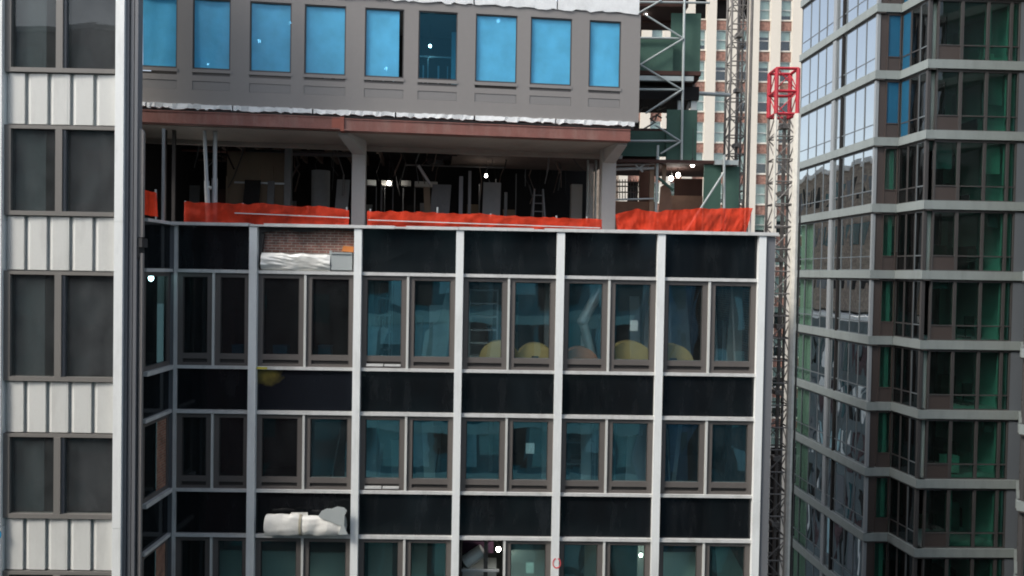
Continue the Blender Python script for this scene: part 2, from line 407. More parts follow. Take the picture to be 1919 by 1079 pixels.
# ------------------------------------------------------------------ office building (black grid facade)
A = Frame(0, 21.2, 1.0)
BASE_A = A.map((0, 0, -ZC))
office = thing('office_building', 'black glass office building with white vertical strips and teal windows in a grid', 'building', BASE_A, R(1.0))
GZ = -ZC
pil = [(326, 332), (467.5, 482), (662, 676), (851, 865), (1038, 1052.5), (1225, 1239), (1412.5, 1426)]
pil = [(A.ux(a), A.ux(b)) for a, b in pil]
ZTOP = 1.30
FL = [(1.19, -0.036, -0.127, -2.746, -2.83), (-2.83, -3.995, -4.094, -6.229, -6.312), (-6.312, -7.508, -7.60, -9.735, -9.818)]
joints = [-6.37, -9.9]
for i, (a, b) in enumerate(pil):
    m = MB(A)
    zt = ZTOP - 0.12
    if i == 0: m.box(a, b, -0.07, 0.10, GZ, zt)
    else:
        m.box(a, b, -0.16, 0.06, -6.36, zt)
        m.box(a, b, -0.16, 0.06, GZ, -6.375)
        m.box(a + .02, b - .02, -0.15, 0.06, -6.3751, -6.3599)
    m.build('pilaster', m_rail if i == 0 else m_white, office)
# corner post left of the first strip, and grey end strip on the right
MB(A).box(A.ux(316), pil[0][0] - .002, -0.03, 0.12, GZ, 1.17).build('corner_post', m_grey_clad, office)
MB(A).box(pil[6][1] + .002, A.ux(1444), -0.10, 0.40, GZ, 1.17).build('corner_post', m_grey_clad, office)
uR = A.ux(1444)
# coping
cz = MB(A)
def cop(xa, xb, w=0.10, o=0.0):
    cz.box(A.ux(xa, 428), A.ux(xb, 428), -0.20, 0.25, 1.19 + o, 1.19 + w + o)
cop(318, 470, .085); cop(472, 498, .05); cop(498.5, 741, .085); cop(741.5, 762, .05, .01); cop(762.5, 860, .085); cop(861, 1000, .088); cop(1000.5, 1020, .06); cop(1020.5, 1455, .092)
cz.build('coping', m_rail, office)

def pane(fr, u0, u1, d, z0, z1, mat, parent, th=0.015, tilt=0.005):
    t = [random.uniform(-tilt, tilt) for _ in range(4)]
    m = MB(fr)
    m.hexa([(u0, d + t[0], z0), (u1, d + t[1], z0), (u1, d + t[2], z1), (u0, d + t[3], z1)],
           [(u0, d + t[0] + th, z0), (u1, d + t[1] + th, z0), (u1, d + t[2] + th, z1), (u0, d + t[3] + th, z1)])
    return m.build('pane', mat, parent)

def framed(fr, u0, u1, z0, z1, side=0.13, top=0.12, bot=0.34, d0=-0.02, d1=0.12, parent=None, glassmat=None, vent=True):
    m = MB(fr)
    m.box(u0, u0 + side, d0, d1, z0, z1); m.box(u1 - side, u1, d0, d1, z0, z1)
    m.box(u0 + side, u1 - side, d0, d1, z1 - top, z1)
    if vent:
        s = bot
        m.box(u0 + side, u1 - side, d0, d1, z0 + s * .55, z0 + s)
        m.box(u0 + side, u1 - side, d0, d1, z0, z0 + s * .22)
        m.cur = 1; m.box(u0 + side, u1 - side, d0 + .05, d1, z0 + s * .22, z0 + s * .55)
    else:
        m.box(u0 + side, u1 - side, d0, d1, z0, z0 + bot)
    # slim inner bead
    m.cur = 1
    b = .022
    m.box(u0 + side, u0 + side + b, d0 + .03, d0 + .09, z0 + bot, z1 - top)
    m.box(u1 - side - b, u1 - side, d0 + .03, d0 + .09, z0 + bot, z1 - top)
    m.box(u0 + side + b, u1 - side - b, d0 + .03, d0 + .09, z1 - top - b, z1 - top)
    o = m.build('window', [m_frame, m_frame_dk], parent)
    if glassmat:
        pane(fr, u0 + side + b, u1 - side - b, d0 + .065, z0 + bot, z1 - top - b, glassmat, o)
    return o

dark_bays = {(0, 0): 1, (0, 1): 1, (1, 0): 1}
for f, (zs1, zs0, zr, zw, zb) in enumerate(FL):
    for b in range(6):
        u0 = pil[b][1] + .002; u1 = pil[b + 1][0] - .002
        # spandrel
        if f == 0 and b == 1:
            pass
        else:
            mat = m_black
            if f == 1 and b == 1:
                mat = stained('stained_black_glass', (0.010, 0.012, 0.016), (0.42, 0.34, 0.07), (u0 + 0.28, ZC + zs1 - 0.16), (0.46, 0.34))
            m = MB(A)
            t = [random.uniform(-.004, .004) for _ in range(4)]
            m.hexa([(u0, t[0], zs0 + .002), (u1, t[1], zs0 + .002), (u1, t[2], zs1 - .002), (u0, t[3], zs1 - .002)],
                   [(u0, .05, zs0 + .002), (u1, .05, zs0 + .002), (u1, .05, zs1 - .002), (u0, .05, zs1 - .002)])
            o = m.build('spandrel_panel', mat, office)
            if f == 1 and b == 1:
                o['label'] = 'black spandrel with a yellow smear'
                MB(A).box(u0 + .0, u0 + .30, -.095, -.0905, zs1 + .01, zs1 + .07).build('paint_run', m_yellow, office)
        MB(A).box(u0, u1, -0.09, 0.06, zr, zs0).build('rail', m_rail, office)
        MB(A).box(u0, u1, -0.09, 0.06, zb, zw).build('rail', m_rail, office)
        # mullion and two windows
        um = (u0 + u1) / 2 - (0.02 if b else 0.0)
        MB(A).box(um - .032, um + .032, -0.07, 0.06, zw + .001, zr - .001).build('mullion', m_offwhite, office)
        for k, (a, c) in enumerate(((u0, um - .033), (um + .033, u1))):
            if f == 2 and b == 3 and k == 0: continue          # open bay, sash taken out
            gm = m_teal_pale if f == 2 else (m_teal_clear if f == 0 and b > 2 else m_teal)
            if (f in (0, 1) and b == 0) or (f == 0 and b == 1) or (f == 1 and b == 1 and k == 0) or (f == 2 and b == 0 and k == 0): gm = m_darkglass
            w = framed(A, a, c, zw + .001, zr - .001, parent=office, glassmat=gm, side=0.145)
            if b == 2 and k == 0 and f in (0, 1):               # pale open vent slips
                q = (c - a)
                MB(A).box(a + .15, a + q * .49, -0.06, .02, zw + .05, zw + .115).box(a + q * .52, c - .15, -0.06, .02, zw + .055, zw + .11).build('vent_flap', m_rail, w)
# shell below, side wall, roof, floors, inner walls
MB(A).box(pil[0][0] + .01, pil[6][1] - .01, 0.0, 0.25, GZ, -9.83).build('lower_wall', m_black, office)
sw = MB(A); sw.box(uR - .25, uR - .001, 0.41, 16, GZ, 1.16); sw.build('side_wall', m_brick_y, office)
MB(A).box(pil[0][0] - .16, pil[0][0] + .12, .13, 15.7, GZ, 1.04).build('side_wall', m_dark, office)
MB(A).box(pil[0][0] + .2, uR - .26, 15.7, 16, GZ, 1.0).build('rear_wall', m_inner, office)
MB(A).box(pil[0][0] + .14, uR - .26, 0.27, 15.69, 0.72, 1.05).build('roof', m_slab, office)
for z0, z1 in ((-3.55, -3.2), (-7.05, -6.7), (-10.5, -10.15)):
    MB(A).box(pil[0][0] + .14, uR - .26, 0.13, 15.69, z0, z1).build('floor_slab', m_slab, office)
for (z0, z1) in ((-0.02, 0.03), (-4.1, -4.05), (-7.62, -7.57)):
    MB(A).box(pil[0][0] + .14, uR - .26, 0.30, 8.0, z0, z1).build('ceiling', m_ceil, office)
# rooms: partitions, some pale
def part_wall(u, d0, d1, z0, z1, mat): MB(A).box(u - .05, u + .05, d0, d1, z0, z1).build('partition', mat, office)
def back_wall(u0, u1, d, z0, z1, mat): MB(A).box(u0, u1, d, d + .1, z0, z1).build('partition', mat, office)
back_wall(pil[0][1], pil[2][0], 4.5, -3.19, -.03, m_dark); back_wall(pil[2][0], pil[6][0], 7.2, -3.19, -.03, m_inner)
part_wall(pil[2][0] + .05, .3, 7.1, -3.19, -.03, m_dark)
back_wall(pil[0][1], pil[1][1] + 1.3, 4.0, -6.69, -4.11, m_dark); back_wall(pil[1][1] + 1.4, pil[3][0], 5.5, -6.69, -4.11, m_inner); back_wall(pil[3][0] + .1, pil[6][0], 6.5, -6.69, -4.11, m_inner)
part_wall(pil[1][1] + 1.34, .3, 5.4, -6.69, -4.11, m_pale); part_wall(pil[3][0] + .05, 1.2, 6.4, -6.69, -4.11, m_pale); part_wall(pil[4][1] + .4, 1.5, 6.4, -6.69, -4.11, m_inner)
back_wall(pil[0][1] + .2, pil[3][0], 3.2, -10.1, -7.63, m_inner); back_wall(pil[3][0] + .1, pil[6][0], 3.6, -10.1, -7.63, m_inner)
for (xa, xb, zt, d) in ((410, 468, -8.35, .9), (486, 560, -8.28, .7), (575, 655, -8.35, .8), (690, 735, -8.0, 1.4), (770, 800, -7.9, 1.0), (815, 845, -8.1, 1.3), (955, 1030, -8.25, .9), (1095, 1140, -8.0, 1.5), (1195, 1215, -8.0, .9), (1240, 1310, -8.15, .6)):
    MB(A).box(A.ux(xa, 1050, d), A.ux(xb, 1050, d), d, d + .06, -10.1, zt).build('pale_board', m_pale, office)
part_wall(pil[3][0] + .05, .5, 3.1, -10.1, -7.63, m_inner); part_wall(pil[4][1] + .05, 1.0, 3.5, -10.1, -7.63, m_pale)
for u in (pil[2][1], pil[4][0], pil[5][1]):
    for z0, z1 in ((-3.19, -.03), (-6.69, -4.11)):
        MB(A).box(u - .2, u + .2, 1.6, 2.0, z0, z1).build('interior_column', m_pale, office)

# exposed brick bay
u0 = pil[1][1] + .002; u1 = pil[2][0] - .002
bk = MB(A)
bk.sheet(lambda s, t: (u0 + (u1 - u0) * s, 0.12 + .02 * math.sin(9 * s + 5 * t), -0.036 + .002 + 1.20 * t), 14, 6)
bk.build('brick_panel', m_brick, office)['label'] = 'bay of exposed brick where the black glass is gone'
jg = MB(A)
jg.prism([(u0, 1.185), (u1, 1.185), (u1, 1.11), (u0 + 1.9, 1.15), (u0 + 1.2, 1.05), (u0 + .7, 1.13), (u0 + .1, 1.03), (u0, .9)], .0, .11)
jg.prism([(u0, 1.0), (u0 + .14, 1.0), (u0 + .09, .5), (u0 + .12, .2), (u0 + .05, .0), (u0, .0)], .0, .115)
jg.build('torn_edge', m_frame_dk, office)
mo = MB(A); mo.box(u0 + .1, u1 - .01, 0.04, 0.16, -.034, .14)
mo.build('mortar_ledge', m_conc, office)
# foil sheet, grey block and orange board lying in the brick bay
def foil(s, t):
    x = A.ux(491, 490) + (A.ux(620, 490) - A.ux(491, 490)) * s
    z0 = A.px(550, 506)[1]; z1 = A.px(550, 474)[1]
    f = noise.noise((s * 2.2, t * 1.2, 1)) + .55 * abs(noise.noise((s * 3.5 + t * 2, t * 3, 4))) + .10 * noise.noise((s * 12, t * 8, 7))
    bulge = math.sin(math.pi * min(1, t * 1.05)) ** .6 * .10 + .10 * f
    return (x, -0.03 - bulge, z0 + (z1 - z0) * t + .03 * noise.noise((s * 6, 0, 2)) * t - .02 * s)
fo = MB(A); fo.sheet(foil, 60, 24, .03); fo.smooth = True
centred('foil_sheet', fo, m_foil, 'crumpled silver foil sheet lying along the ledge under the exposed brick', 'sheet')
b = MB(A); b.box(A.ux(622, 490), A.ux(661, 490), -.10, .10, A.px(640, 506)[1], A.px(640, 475)[1])
b.box(A.ux(618, 490), A.ux(622, 490), -.06, .08, A.px(640, 506)[1], A.px(640, 470)[1]); b.box(A.ux(622, 490), A.ux(661, 490), -.13, .0, A.px(640, 476)[1], A.px(640, 473)[1])
centred('insulation_block', b, m_tarp_grey, 'pale grey block beside the silver foil under the exposed brick', 'block')
b = MB(A); za = A.px(650, 471)[1]; zb_ = A.px(650, 462)[1]
b.prism([(A.ux(641, 466), za), (A.ux(663, 466), za - .02), (A.ux(663, 466), zb_), (A.ux(644, 466), zb_ + .02)], -.06, .10)
centred('orange_board', b, m_orange, 'small orange board end lying on the grey block in front of the brick', 'board')

# rolled tarpaulin strapped on the lower rail
tarp = thing('rolled_tarpaulin', 'white tarpaulin roll strapped in front of a black panel, grey lining torn loose', 'tarpaulin', A.map((A.ux(577, 1003), -.1, A.px(577, 1003)[1])), R(1.0))
ua, ub = A.ux(505, 985), A.ux(648, 985); zlo, zhi = A.px(577, 1003, -.2)[1] + .01, A.px(577, 964, -.2)[1]
def roll(s, t):
    an = 2 * math.pi * t
    sag = .03 * math.sin(5 * s) + .02 * math.sin(17 * s + 3 * t)
    hx = (zhi - zlo) / 2
    pinch = 1 - .10 * math.exp(-((s - .44) / .03) ** 2)
    cr = .022 * noise.noise((s * 7, math.cos(an) * 1.2, math.sin(an) * 1.2)) + .03 * abs(noise.noise((s * 2.2 + t, t * 8, 3))) + .006 * noise.noise((s * 22, t * 10, 5))
    x = ua + (ub - ua) * s + (.05 * math.cos(an) if s < .01 or s > .99 else 0)
    return (x, -.23 + .13 * (1 + .10 * math.sin(23 * s + 4 * t)) * math.cos(an) * pinch - cr, zlo + hx + hx * math.sin(an) * pinch * (1 + .05 * math.sin(9 * s) + .03 * math.sin(31 * s + 9 * t)) + sag * .4 * math.sin(an))
r = MB(A); r.sheet(roll, 80, 40); r.smooth = True
r.build('roll', m_tarp, tarp)
fl = MB(A)
pts = [(597, 966), (603, 957), (612, 953), (622, 953), (632, 949), (645, 951), (650, 956), (646, 966), (645, 985), (652, 1001), (634, 1001), (640, 985), (600, 970)]
fl.prism([A.px(x, y, -.36) for x, y in pts][::-1], -.385, -.36)
fl.build('torn_lining', m_tarp_grey, tarp)
fl = MB(A); pts = [(541, 967), (546, 960), (577, 960), (577, 967)]
fl.prism([A.px(x, y, -.2) for x, y in pts][::-1], -.22, -.20); fl.build('flap', m_tarp, tarp)
st = MB(A)
us = A.ux(568, 985)
for k in range(16):
    a0, a1 = 2 * math.pi * k / 16, 2 * math.pi * (k + 1) / 16
    h = (zhi - zlo) / 2 + .012; c0 = zlo + (zhi - zlo) / 2
    st.hexa([(us - .035, -.23 + .15 * math.cos(a0), c0 + h * math.sin(a0)), (us + .035, -.23 + .15 * math.cos(a0), c0 + h * math.sin(a0)),
             (us + .035, -.23 + .15 * math.cos(a1), c0 + h * math.sin(a1)), (us - .035, -.23 + .15 * math.cos(a1), c0 + h * math.sin(a1))],
            [(us - .035, -.23 + .13 * math.cos(a0), c0 + h * .95 * math.sin(a0)), (us + .035, -.23 + .13 * math.cos(a0), c0 + h * .95 * math.sin(a0)),
             (us + .035, -.23 + .13 * math.cos(a1), c0 + h * .95 * math.sin(a1)), (us - .035, -.23 + .13 * math.cos(a1), c0 + h * .95 * math.sin(a1))])
st.build('strap', m_strap, tarp)

# left return wall (side face running back from the white tower)
XL = A.map((A.ux(317), 0, 0))
pe = P(268, 505, 19.45); XN = Vector((pe.x, pe.y, 0))
dirw = Vector((XL.x - XN.x, XL.y - XN.y, 0)); LW = dirw.length
RW = Frame(XN.x, XN.y, math.degrees(math.atan2(dirw.y, dirw.x)))      # u from near to far, d<0 faces right
wing = thing('side_wing', 'black glass side wall running back between the white tower and the gridded front', 'building wing', RW.map((0, 0, -ZC)), RW.a)
for (zs1, zs0, zr, zw, zb) in FL:
    MB(RW).box(.002, LW, 0, .05, zs0 + .002, zs1 - .002).build('spandrel_panel', m_black, wing)
    MB(RW).box(0, LW, -.10, .06, zr, zs0).build('rail', m_rail, wing)
    MB(RW).box(0, LW, -.14, .06, zb - .03, zw).build('rail', m_rail, wing)
    m = MB(RW); m.box(0, .12, -.02, .1, zw + .001, zr - .001); m.box(LW - .16, LW, -.02, .1, zw + .001, zr - .001)
    m.box(.12, LW - .16, -.02, .1, zr - .12, zr - .001); m.box(.12, LW - .16, -.02, .1, zw + .001, zw + .12)
    w = m.build('window', m_frame, wing)
    pane(RW, .12, LW - .16, .03, zw + .12, zr - .12, m_wingglass, w)
MB(RW).box(0, LW, -.12, .2, 1.19, 1.27).build('coping', m_rail, wing)
for f, (zs1, zs0, zr, zw, zb) in enumerate(FL):
    if f: MB(RW).box(LW - .75, LW - .2, -.012, -.004, zw + .12, zr - .001).build('brick_reveal', brick('reveal_brick', (0.38, 0.16, 0.10), (0.30, 0.13, 0.085), (0.35, 0.27, 0.2)) if f == 1 else bpy.data.materials['reveal_brick'], wing)
MB(RW).box(0, LW, .0, .3, GZ, -9.83).build('lower_wall', m_black, wing)
MB(RW).box(.0, LW + .2, .45, 2.5, GZ, .9).build('core_wall', m_dark, wing)

# ------------------------------------------------------------------ white tower on the left
T = Frame(0, 19.05, 1.0)
tower = thing('white_tower', 'white panelled tower with dark paired windows at the left edge', 'building', T.map((T.ux(115), 0, -ZC)), R(1.0))
uL0, uL1 = T.ux(-14, 540), T.ux(8, 540); uP0, uP1 = T.ux(218, 540), T.ux(234, 540)
zTop = 12.0
for (a, b) in ((uL0, uL1), (uP0, uP1)):
    m = MB(T)
    cuts = [GZ, -6.62, 1.12, zTop]
    for k in range(3): m.box(a, b, -.13, .10, cuts[k] + .006, cuts[k + 1] - .006)
    m.box(a + .02, b - .02, -.115, .10, GZ + .01, zTop - .01)
    m.build('pilaster', m_white, tower)
ribs = [T.ux(x, 450) for x in (8.8, 46, 88, 130, 173.5, 217.5)]
TF = [(7.05, 4.83, 3.51), (3.51, 1.25, -.15), (-.15, -2.925, -4.26), (-4.26, -6.41, -7.77), (-7.77, -9.95, -11.3)]
TFtop = [(10.6, 8.35, 7.05)]
for (zw1, zw0, zp0) in TFtop + TF:
    # fluted spandrel: five leaning leaves
    m = MB(T)
    for k in range(5):
        a, b = ribs[k], ribs[k + 1]; w = b - a
        zA, zB = zp0 + .03, zw0 - .03
        prof = [(a + .018, .075), (a + w * .10, .045), (a + w * .24, .010), (b - .012, -.004), (b - .012, .09), (a + .018, .09)]
        n = len(prof)
        m.add([(p[0], p[1], zA) for p in prof] + [(p[0], p[1], zB) for p in prof],
              [tuple(range(n))[::-1], tuple(range(n, 2 * n))] + [(i, (i + 1) % n, n + (i + 1) % n, n + i) for i in range(n)])
        if k == 2: m.box(b - w * .13, b - w * .11, -.006, .05, zA, zB)
    m.box(ribs[0], ribs[-1], .09, .14, zp0 + .001, zw0 - .001)
    m.build('spandrel_panel', m_offwhite, tower)
    # window pair
    ua_, ub_ = uL1 + .002, uP0 - .002
    um0, um1 = T.ux(104, 600), T.ux(121, 600)
    m = MB(T)
    m.box(ua_, ua_ + .16, -.03, .14, zw0, zw1); m.box(ub_ - .05, ub_, -.03, .14, zw0, zw1)
    m.box(ua_ + .16, ub_ - .05, -.03, .14, zw1 - .09, zw1); m.box(ua_ + .16, ub_ - .05, -.06, .14, zw0, zw0 + .11)
    m.box(um0, um1 - .06, -.05, .14, zw0 + .112, zw1 - .092)
    m.cur = 1; m.box(um1 - .058, um1, .0, .12, zw0 + .112, zw1 - .092)
    w = m.build('window', [m_tower_frame, m_grey_clad], tower)
    pane(T, ua_ + .16, um0, .05, zw0 + .112, zw1 - .092, m_towerglass, w, tilt=.008)
    pane(T, um1, ub_ - .05, .06, zw0 + .112, zw1 - .092, m_towerglass, w, tilt=.008)
    MB(T).box(ua_ + .17, um0 - .36, .16, .18, zw0 + .12, zw1 - .1).build('roller_blind', pm('grey_roller_blind', (0.095, 0.11, 0.115), 0.9, 0.5, 0.9) if 'grey_roller_blind' not in bpy.data.materials else bpy.data.materials['grey_roller_blind'], w)
    MB(T).box(um1 + .02, ub_ - .06, .20, .22, zw0 + .12, zw1 - .1).build('roller_blind', pm('plum_reflection_blind', (0.072, 0.060, 0.066), 0.9, 0.5, 0.9) if 'plum_reflection_blind' not in bpy.data.materials else bpy.data.materials['plum_reflection_blind'], w)  # plum colour stands in for the brownish reflection in the right pane
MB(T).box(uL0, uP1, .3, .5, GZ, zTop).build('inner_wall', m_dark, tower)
MB(T).box(ribs[0], ribs[-1], .0, .28, GZ, -11.31).build('lower_wall', m_offwhite, tower)
# grey grooved corner running back
uC = uP1 + .002
cc = MB(T)
zc1 = zTop
for k, (w_, d_) in enumerate(((.085, -.05), (.03, .02), (.075, -.02), (.025, .03), (.08, -.03))):
    cc.box(uC, uC + w_, d_, .22, GZ, zc1); uC += w_ + .0005
cc.build('corner_cladding', m_grey_clad, tower)
uE = uC
# pale fin fixed on the corner, one piece cut away
fn = MB(T)
fx0, fx1 = uE + .001, T.ux(266.5, 400)
def fz(y): return T.px(264, y)[1]
n = 8
pts = [(fx0, fz(444)), (fx1, fz(444)), (fx1, fz(250))] + [(fx1 - (fx1 - fx0) * (1 - math.cos(t * math.pi / 2 / n)), fz(250) + .14 * math.sin(t * math.pi / 2 / n)) for t in range(1, n + 1)]
fn.prism(pts, .03, .13)
fn.box(fx0 + .05, fx1, .03, .13, GZ, fz(474))
fn.build('corner_fin', m_panelgrey, tower)
bk_ = MB(T); bk_.box(fx0 - .06, fx1, .0, .30, fz(463), fz(446)); bk_.box(fx0 - .03, fx0 + .04, .0, .30, fz(482), fz(463)); bk_.build('fixing_bracket', m_socket, tower)
# blue disc on the far left strip
bd = MB(T); uq, zq = T.px(-2, 998); bd.tube((uq, -.16, zq), (uq, -.131, zq), .15, 24)
centred('blue_disc', bd, m_blue, 'bright blue disc fixed on the white strip at the far left edge', 'disc')
# red ring laid on a white strip
rr = MB(A); uq, zq = A.px(1042.5, 1051)
for k in range(20):
    if k in (4, 5): continue
    a0, a1 = 2 * math.pi * k / 20, 2 * math.pi * (k + 1) / 20
    q = lambda a, r_, d_: (uq + r_ * math.cos(a) * .8, d_, zq + r_ * math.sin(a) * 1.05)
    rr.hexa([q(a0, .115, -.168), q(a0, .15, -.168), q(a1, .15, -.168), q(a1, .115, -.168)], [q(a0, .115, -.163), q(a0, .15, -.163), q(a1, .15, -.163), q(a1, .115, -.163)])
centred('red_ring_mark', rr, m_redmark, 'small red ring marked across the middle white strip near the bottom', 'mark')

# ------------------------------------------------------------------ grey clad storey raised over the roof
B = Frame(-10.4, 21.5, 6.3)
upper = thing('raised_storey', 'grey metal clad storey with blue filmed windows, carried on steel over the roof', 'building', B.map((6, 3, 1.06)), B.a)
wx = [(255, 332, -14, 122), (361, 432, 0, 126.5), (468, 546, 6.5, 133), (570.5, 648, 11, 138.5), (683.5, 757, 17, 146), (784, 857, 22, 150.5), (891, 969, 27, 155.5), (994, 1071.5, 31.5, 159), (1104, 1163.5, 37, 162)]
uLft, uRgt = B.ux(200, 100), B.ux(1199.5, 100)
def botz(): return B.px(700, 209)[1]
zbot = botz(); ztop = B.px(700, -1)[1]
ws = []
for (a, b, y1, y0) in wx:
    xm = (a + b) / 2
    ws.append((B.ux(a, (y0 + y1) / 2), B.ux(b, (y0 + y1) / 2), B.px(xm, y0)[1], B.px(xm, y1)[1]))
zw0 = sum(w[2] for w in ws) / 9; zw1 = sum(w[3] for w in ws) / 9
cl = MB(B)
edges = [uLft] + [x for w in ws for x in (w[0], w[1])] + [uRgt]
for i in range(0, len(edges), 2): cl.box(edges[i], edges[i + 1], 0, .14, zbot, ztop)       # piers
for w in ws:
    cl.box(w[0], w[1], 0, .14, zw1, ztop)
    cl.box(w[0], w[1], .0, .14, zbot, zbot + .42)
    cl.box(w[0], w[1], .0, .14, zw0 - .36, zw0 - .20)
    cl.box(w[0] - .03, w[1] + .03, -.018, -.001, zw0 - .115, zw0 - .02)    # sill lip
cl.build('cladding', m_panelgrey, upper)
for i, w in enumerate(ws):
    MB(B).box(w[0] + .006, w[1] - .006, .012, .13, zbot + .426, zw0 - .366).build('inset_panel', m_panelgrey2, upper)
    opened = i in (0, 6)
    m = MB(B)
    m.box(w[0], w[1], .07 if opened else .022, .12, zw0 - .195, zw0 - .12)
    m.build('vent_slot', m_frame_dk if opened else m_frame, upper)
    m = MB(B); fw = .035
    m.box(w[0], w[0] + fw, .03, .12, zw0 - .018, zw1); m.box(w[1] - fw, w[1], .03, .12, zw0 - .018, zw1)
    m.box(w[0] + fw, w[1] - fw, .03, .12, zw1 - fw, zw1 - .001); m.box(w[0] + fw, w[1] - fw, .03, .12, zw0 - .018, zw0 + .03)
    wo = m.build('window', m_post, upper)
    a, b = w[0] + fw, w[1] - fw
    if i == 4: b -= .11
    if i == 0: a += .13
    if i != 5:
        fm = MB(B); ph = random.random() * 6
        fm.sheet(lambda s, t: (a + (b - a) * s, .075 + .010 * math.sin(5 * s + ph) * math.sin(3 * t + ph) + .014 * noise.noise((s * 2.5, t * 1.4, ph)) + .006 * abs(noise.noise((s * 8 + t * 3, t * 5, ph))), zw0 + .03 + (zw1 - fw - zw0 - .03) * t), 16, 24, .004)
        fm.smooth = True
        fm.build('window_film', m_film, wo)
    else:
        pane(B, a, b, .08, zw0 + .03, zw1 - fw, m_navy, wo)
# flashings, ragged
def ragged(u0, u1, z0, z1, d0, d1, amp, step=.16, both=True):
    m = MB(B); u = u0
    zt = z1; zl = z0; k = 0
    while u < u1:
        v = min(u + step * random.uniform(.6, 1.5), u1)
        nt_, nl = z1 + random.uniform(-amp, amp) * .4, z0 + random.uniform(-amp, amp)
        dd = random.uniform(-.015, .015) * (.25 if z1 - z0 > 1 else 1)
        m.hexa([(u, d0 + dd, zl), (v, d0 + dd, nl), (v, d0 - dd, nt_), (u, d0 - dd, zt)], [(u, d1, zl), (v, d1, nl), (v, d1, nt_), (u, d1, zt)])
        zt, zl = nt_, nl; u = v; k += 1
    return m
seg = [255, 275, 437, 587, 742, 890, 1042, 1191]
sw_ = [B.ux(x, 205) for x in seg]
for a, b in zip(sw_[:-1], sw_[1:]):
    ragged(a + .015, b - .03, zbot - .135, zbot - .003, -.05, .2, .035, .10).build('flashing', m_flash, upper)
MB(B).box(uLft, B.ux(1188, 225), .02, .3, zbot - .21, zbot - .145).build('shadow_gap', m_frame_dk, upper)
sg = [200, 300, 600, 731, 889, 1045, 1199.5]; sgu = [B.ux(x, 5) for x in sg]
for a, b in zip(sgu[:-1], sgu[1:]):
    ragged(a + .01, b - .03, ztop + .012, ztop + 1.6, -.04, .14, .04).build('flashing', m_flash, upper)
MB(B).box(uLft, uRgt, -.012, .16, ztop - .055, ztop - .003).build('head_trim', m_panelgrey2, upper) if False else None
# steel beams under the edge: web recessed between flanges
zb1 = zbot - .215; zb0 = zb1 - .36
uJ = B.ux(642, 235)
def ibeam(u0, u1, dz=0.0, df=0.0):
    m = MB(B)
    m.box(u0, u1, -.08 + df, .26, zb1 - .03 + dz, zb1 + dz); m.box(u0, u1, -.10 + df, .26, zb0 + dz, zb0 + .035 + dz)
    m.box(u0, u1, -.06 + df, .0, zb0 + .035 + dz, zb1 - .03 + dz)
    return m.build('steel_beam', m_steel, upper)
ibeam(uLft, uJ - .06); ibeam(uJ + .06, B.ux(1180, 245), -.03, -.02)
sp = MB(B); sp.box(uJ - .055, uJ + .055, -.13, .2, zb0 - .05, zb1); sp.box(uJ - .30, uJ - .06, -.085, .02, zb0 + .04, zb1 - .04)
sp.build('beam_splice', m_steel_hot, upper)
# soffit
s0 = zb0 - .02
MB(B).box(uLft, B.ux(1176, 240), .28, 2.7, s0, s0 + .12).build('soffit', m_soffit, upper)
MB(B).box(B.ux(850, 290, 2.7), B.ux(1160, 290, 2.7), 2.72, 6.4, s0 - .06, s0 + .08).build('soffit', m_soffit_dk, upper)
MB(B).box(uLft, uRgt - .3, 2.72, 12.6, s0 + .55, s0 + .75).build('deck', m_dark, upper)
# secondary beam line between soffits, joists
MB(B).box(uLft, B.ux(1165, 280, 2.7), 2.60, 2.80, s0 - .14, s0 - .002).build('downstand', m_soffit, upper)
for k in range(11):
    u = uLft + 1.0 + k * .62
    MB(B).box(u, u + .09, 2.82, 9.5, s0 + .25, s0 + .545).build('joist', m_soffit_dk, upper)
# columns with outriggers
for (xa, xb, yb, tx, ty) in ((659, 684, 425, 641, 247), (1128, 1154, 430, 1171, 243)):
    dcol = 1.45
    ua1, ub1 = B.ux(xa, 350, dcol), B.ux(xb, 350, dcol)
    c = MB(B); c.box(ua1, ub1, dcol, dcol + .42, 1.052, s0 - .002)
    col = c.build('column', m_conc, upper)
    ut = B.ux(tx, ty, -.02)
    o = MB(B); uc = (ua1 + ub1) / 2; hw = .15
    o.hexa([(ut - hw, .26, zb0 - .10), (ut + hw, .26, zb0 - .10), (ut + hw, .26, zb0 + .0), (ut - hw, .26, zb0)],
           [(uc - .2, dcol - .002, zb0 - .48), (uc + .2, dcol - .002, zb0 - .48), (uc + .2, dcol - .002, s0 - .004), (uc - .2, dcol - .002, s0 - .004)])
    o.build('bracket', m_conc, col)
# floor between levels, roof and back of the storey, room inside
zfl = zbot + .02
MB(B).box(uLft, uRgt - .02, .16, 12.6, s0 + .76, zbot + .05).build('floor_slab', m_slab, upper)
MB(B).box(uLft, uRgt - .02, .16, 12.6, ztop + .05, ztop + .3).build('roof', m_slab, upper)
MB(B).box(uRgt - .16, uRgt - .002, .145, 12.6, zbot + .06, ztop + .04).build('side_wall', m_panelgrey, upper)
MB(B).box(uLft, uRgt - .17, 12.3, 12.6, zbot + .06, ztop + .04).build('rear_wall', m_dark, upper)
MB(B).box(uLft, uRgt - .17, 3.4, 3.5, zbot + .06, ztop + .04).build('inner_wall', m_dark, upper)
w6 = ws[5]
for (x, w_) in ((792, .05), (801, .035), (820, .06), (838, .03)):
    u = B.ux(x, 120, 2.2); MB(B).box(u, u + w_, 2.2, 2.25, zbot + .06, zw0 + 1.0 + .3 * (x % 2)).build('stud', m_stud, upper)
MB(B).box(B.ux(785, 65, 2.2), B.ux(857, 65, 2.2), 2.2, 2.26, zw1 - .75, zw1 - .70).build('stud', m_stud, upper)
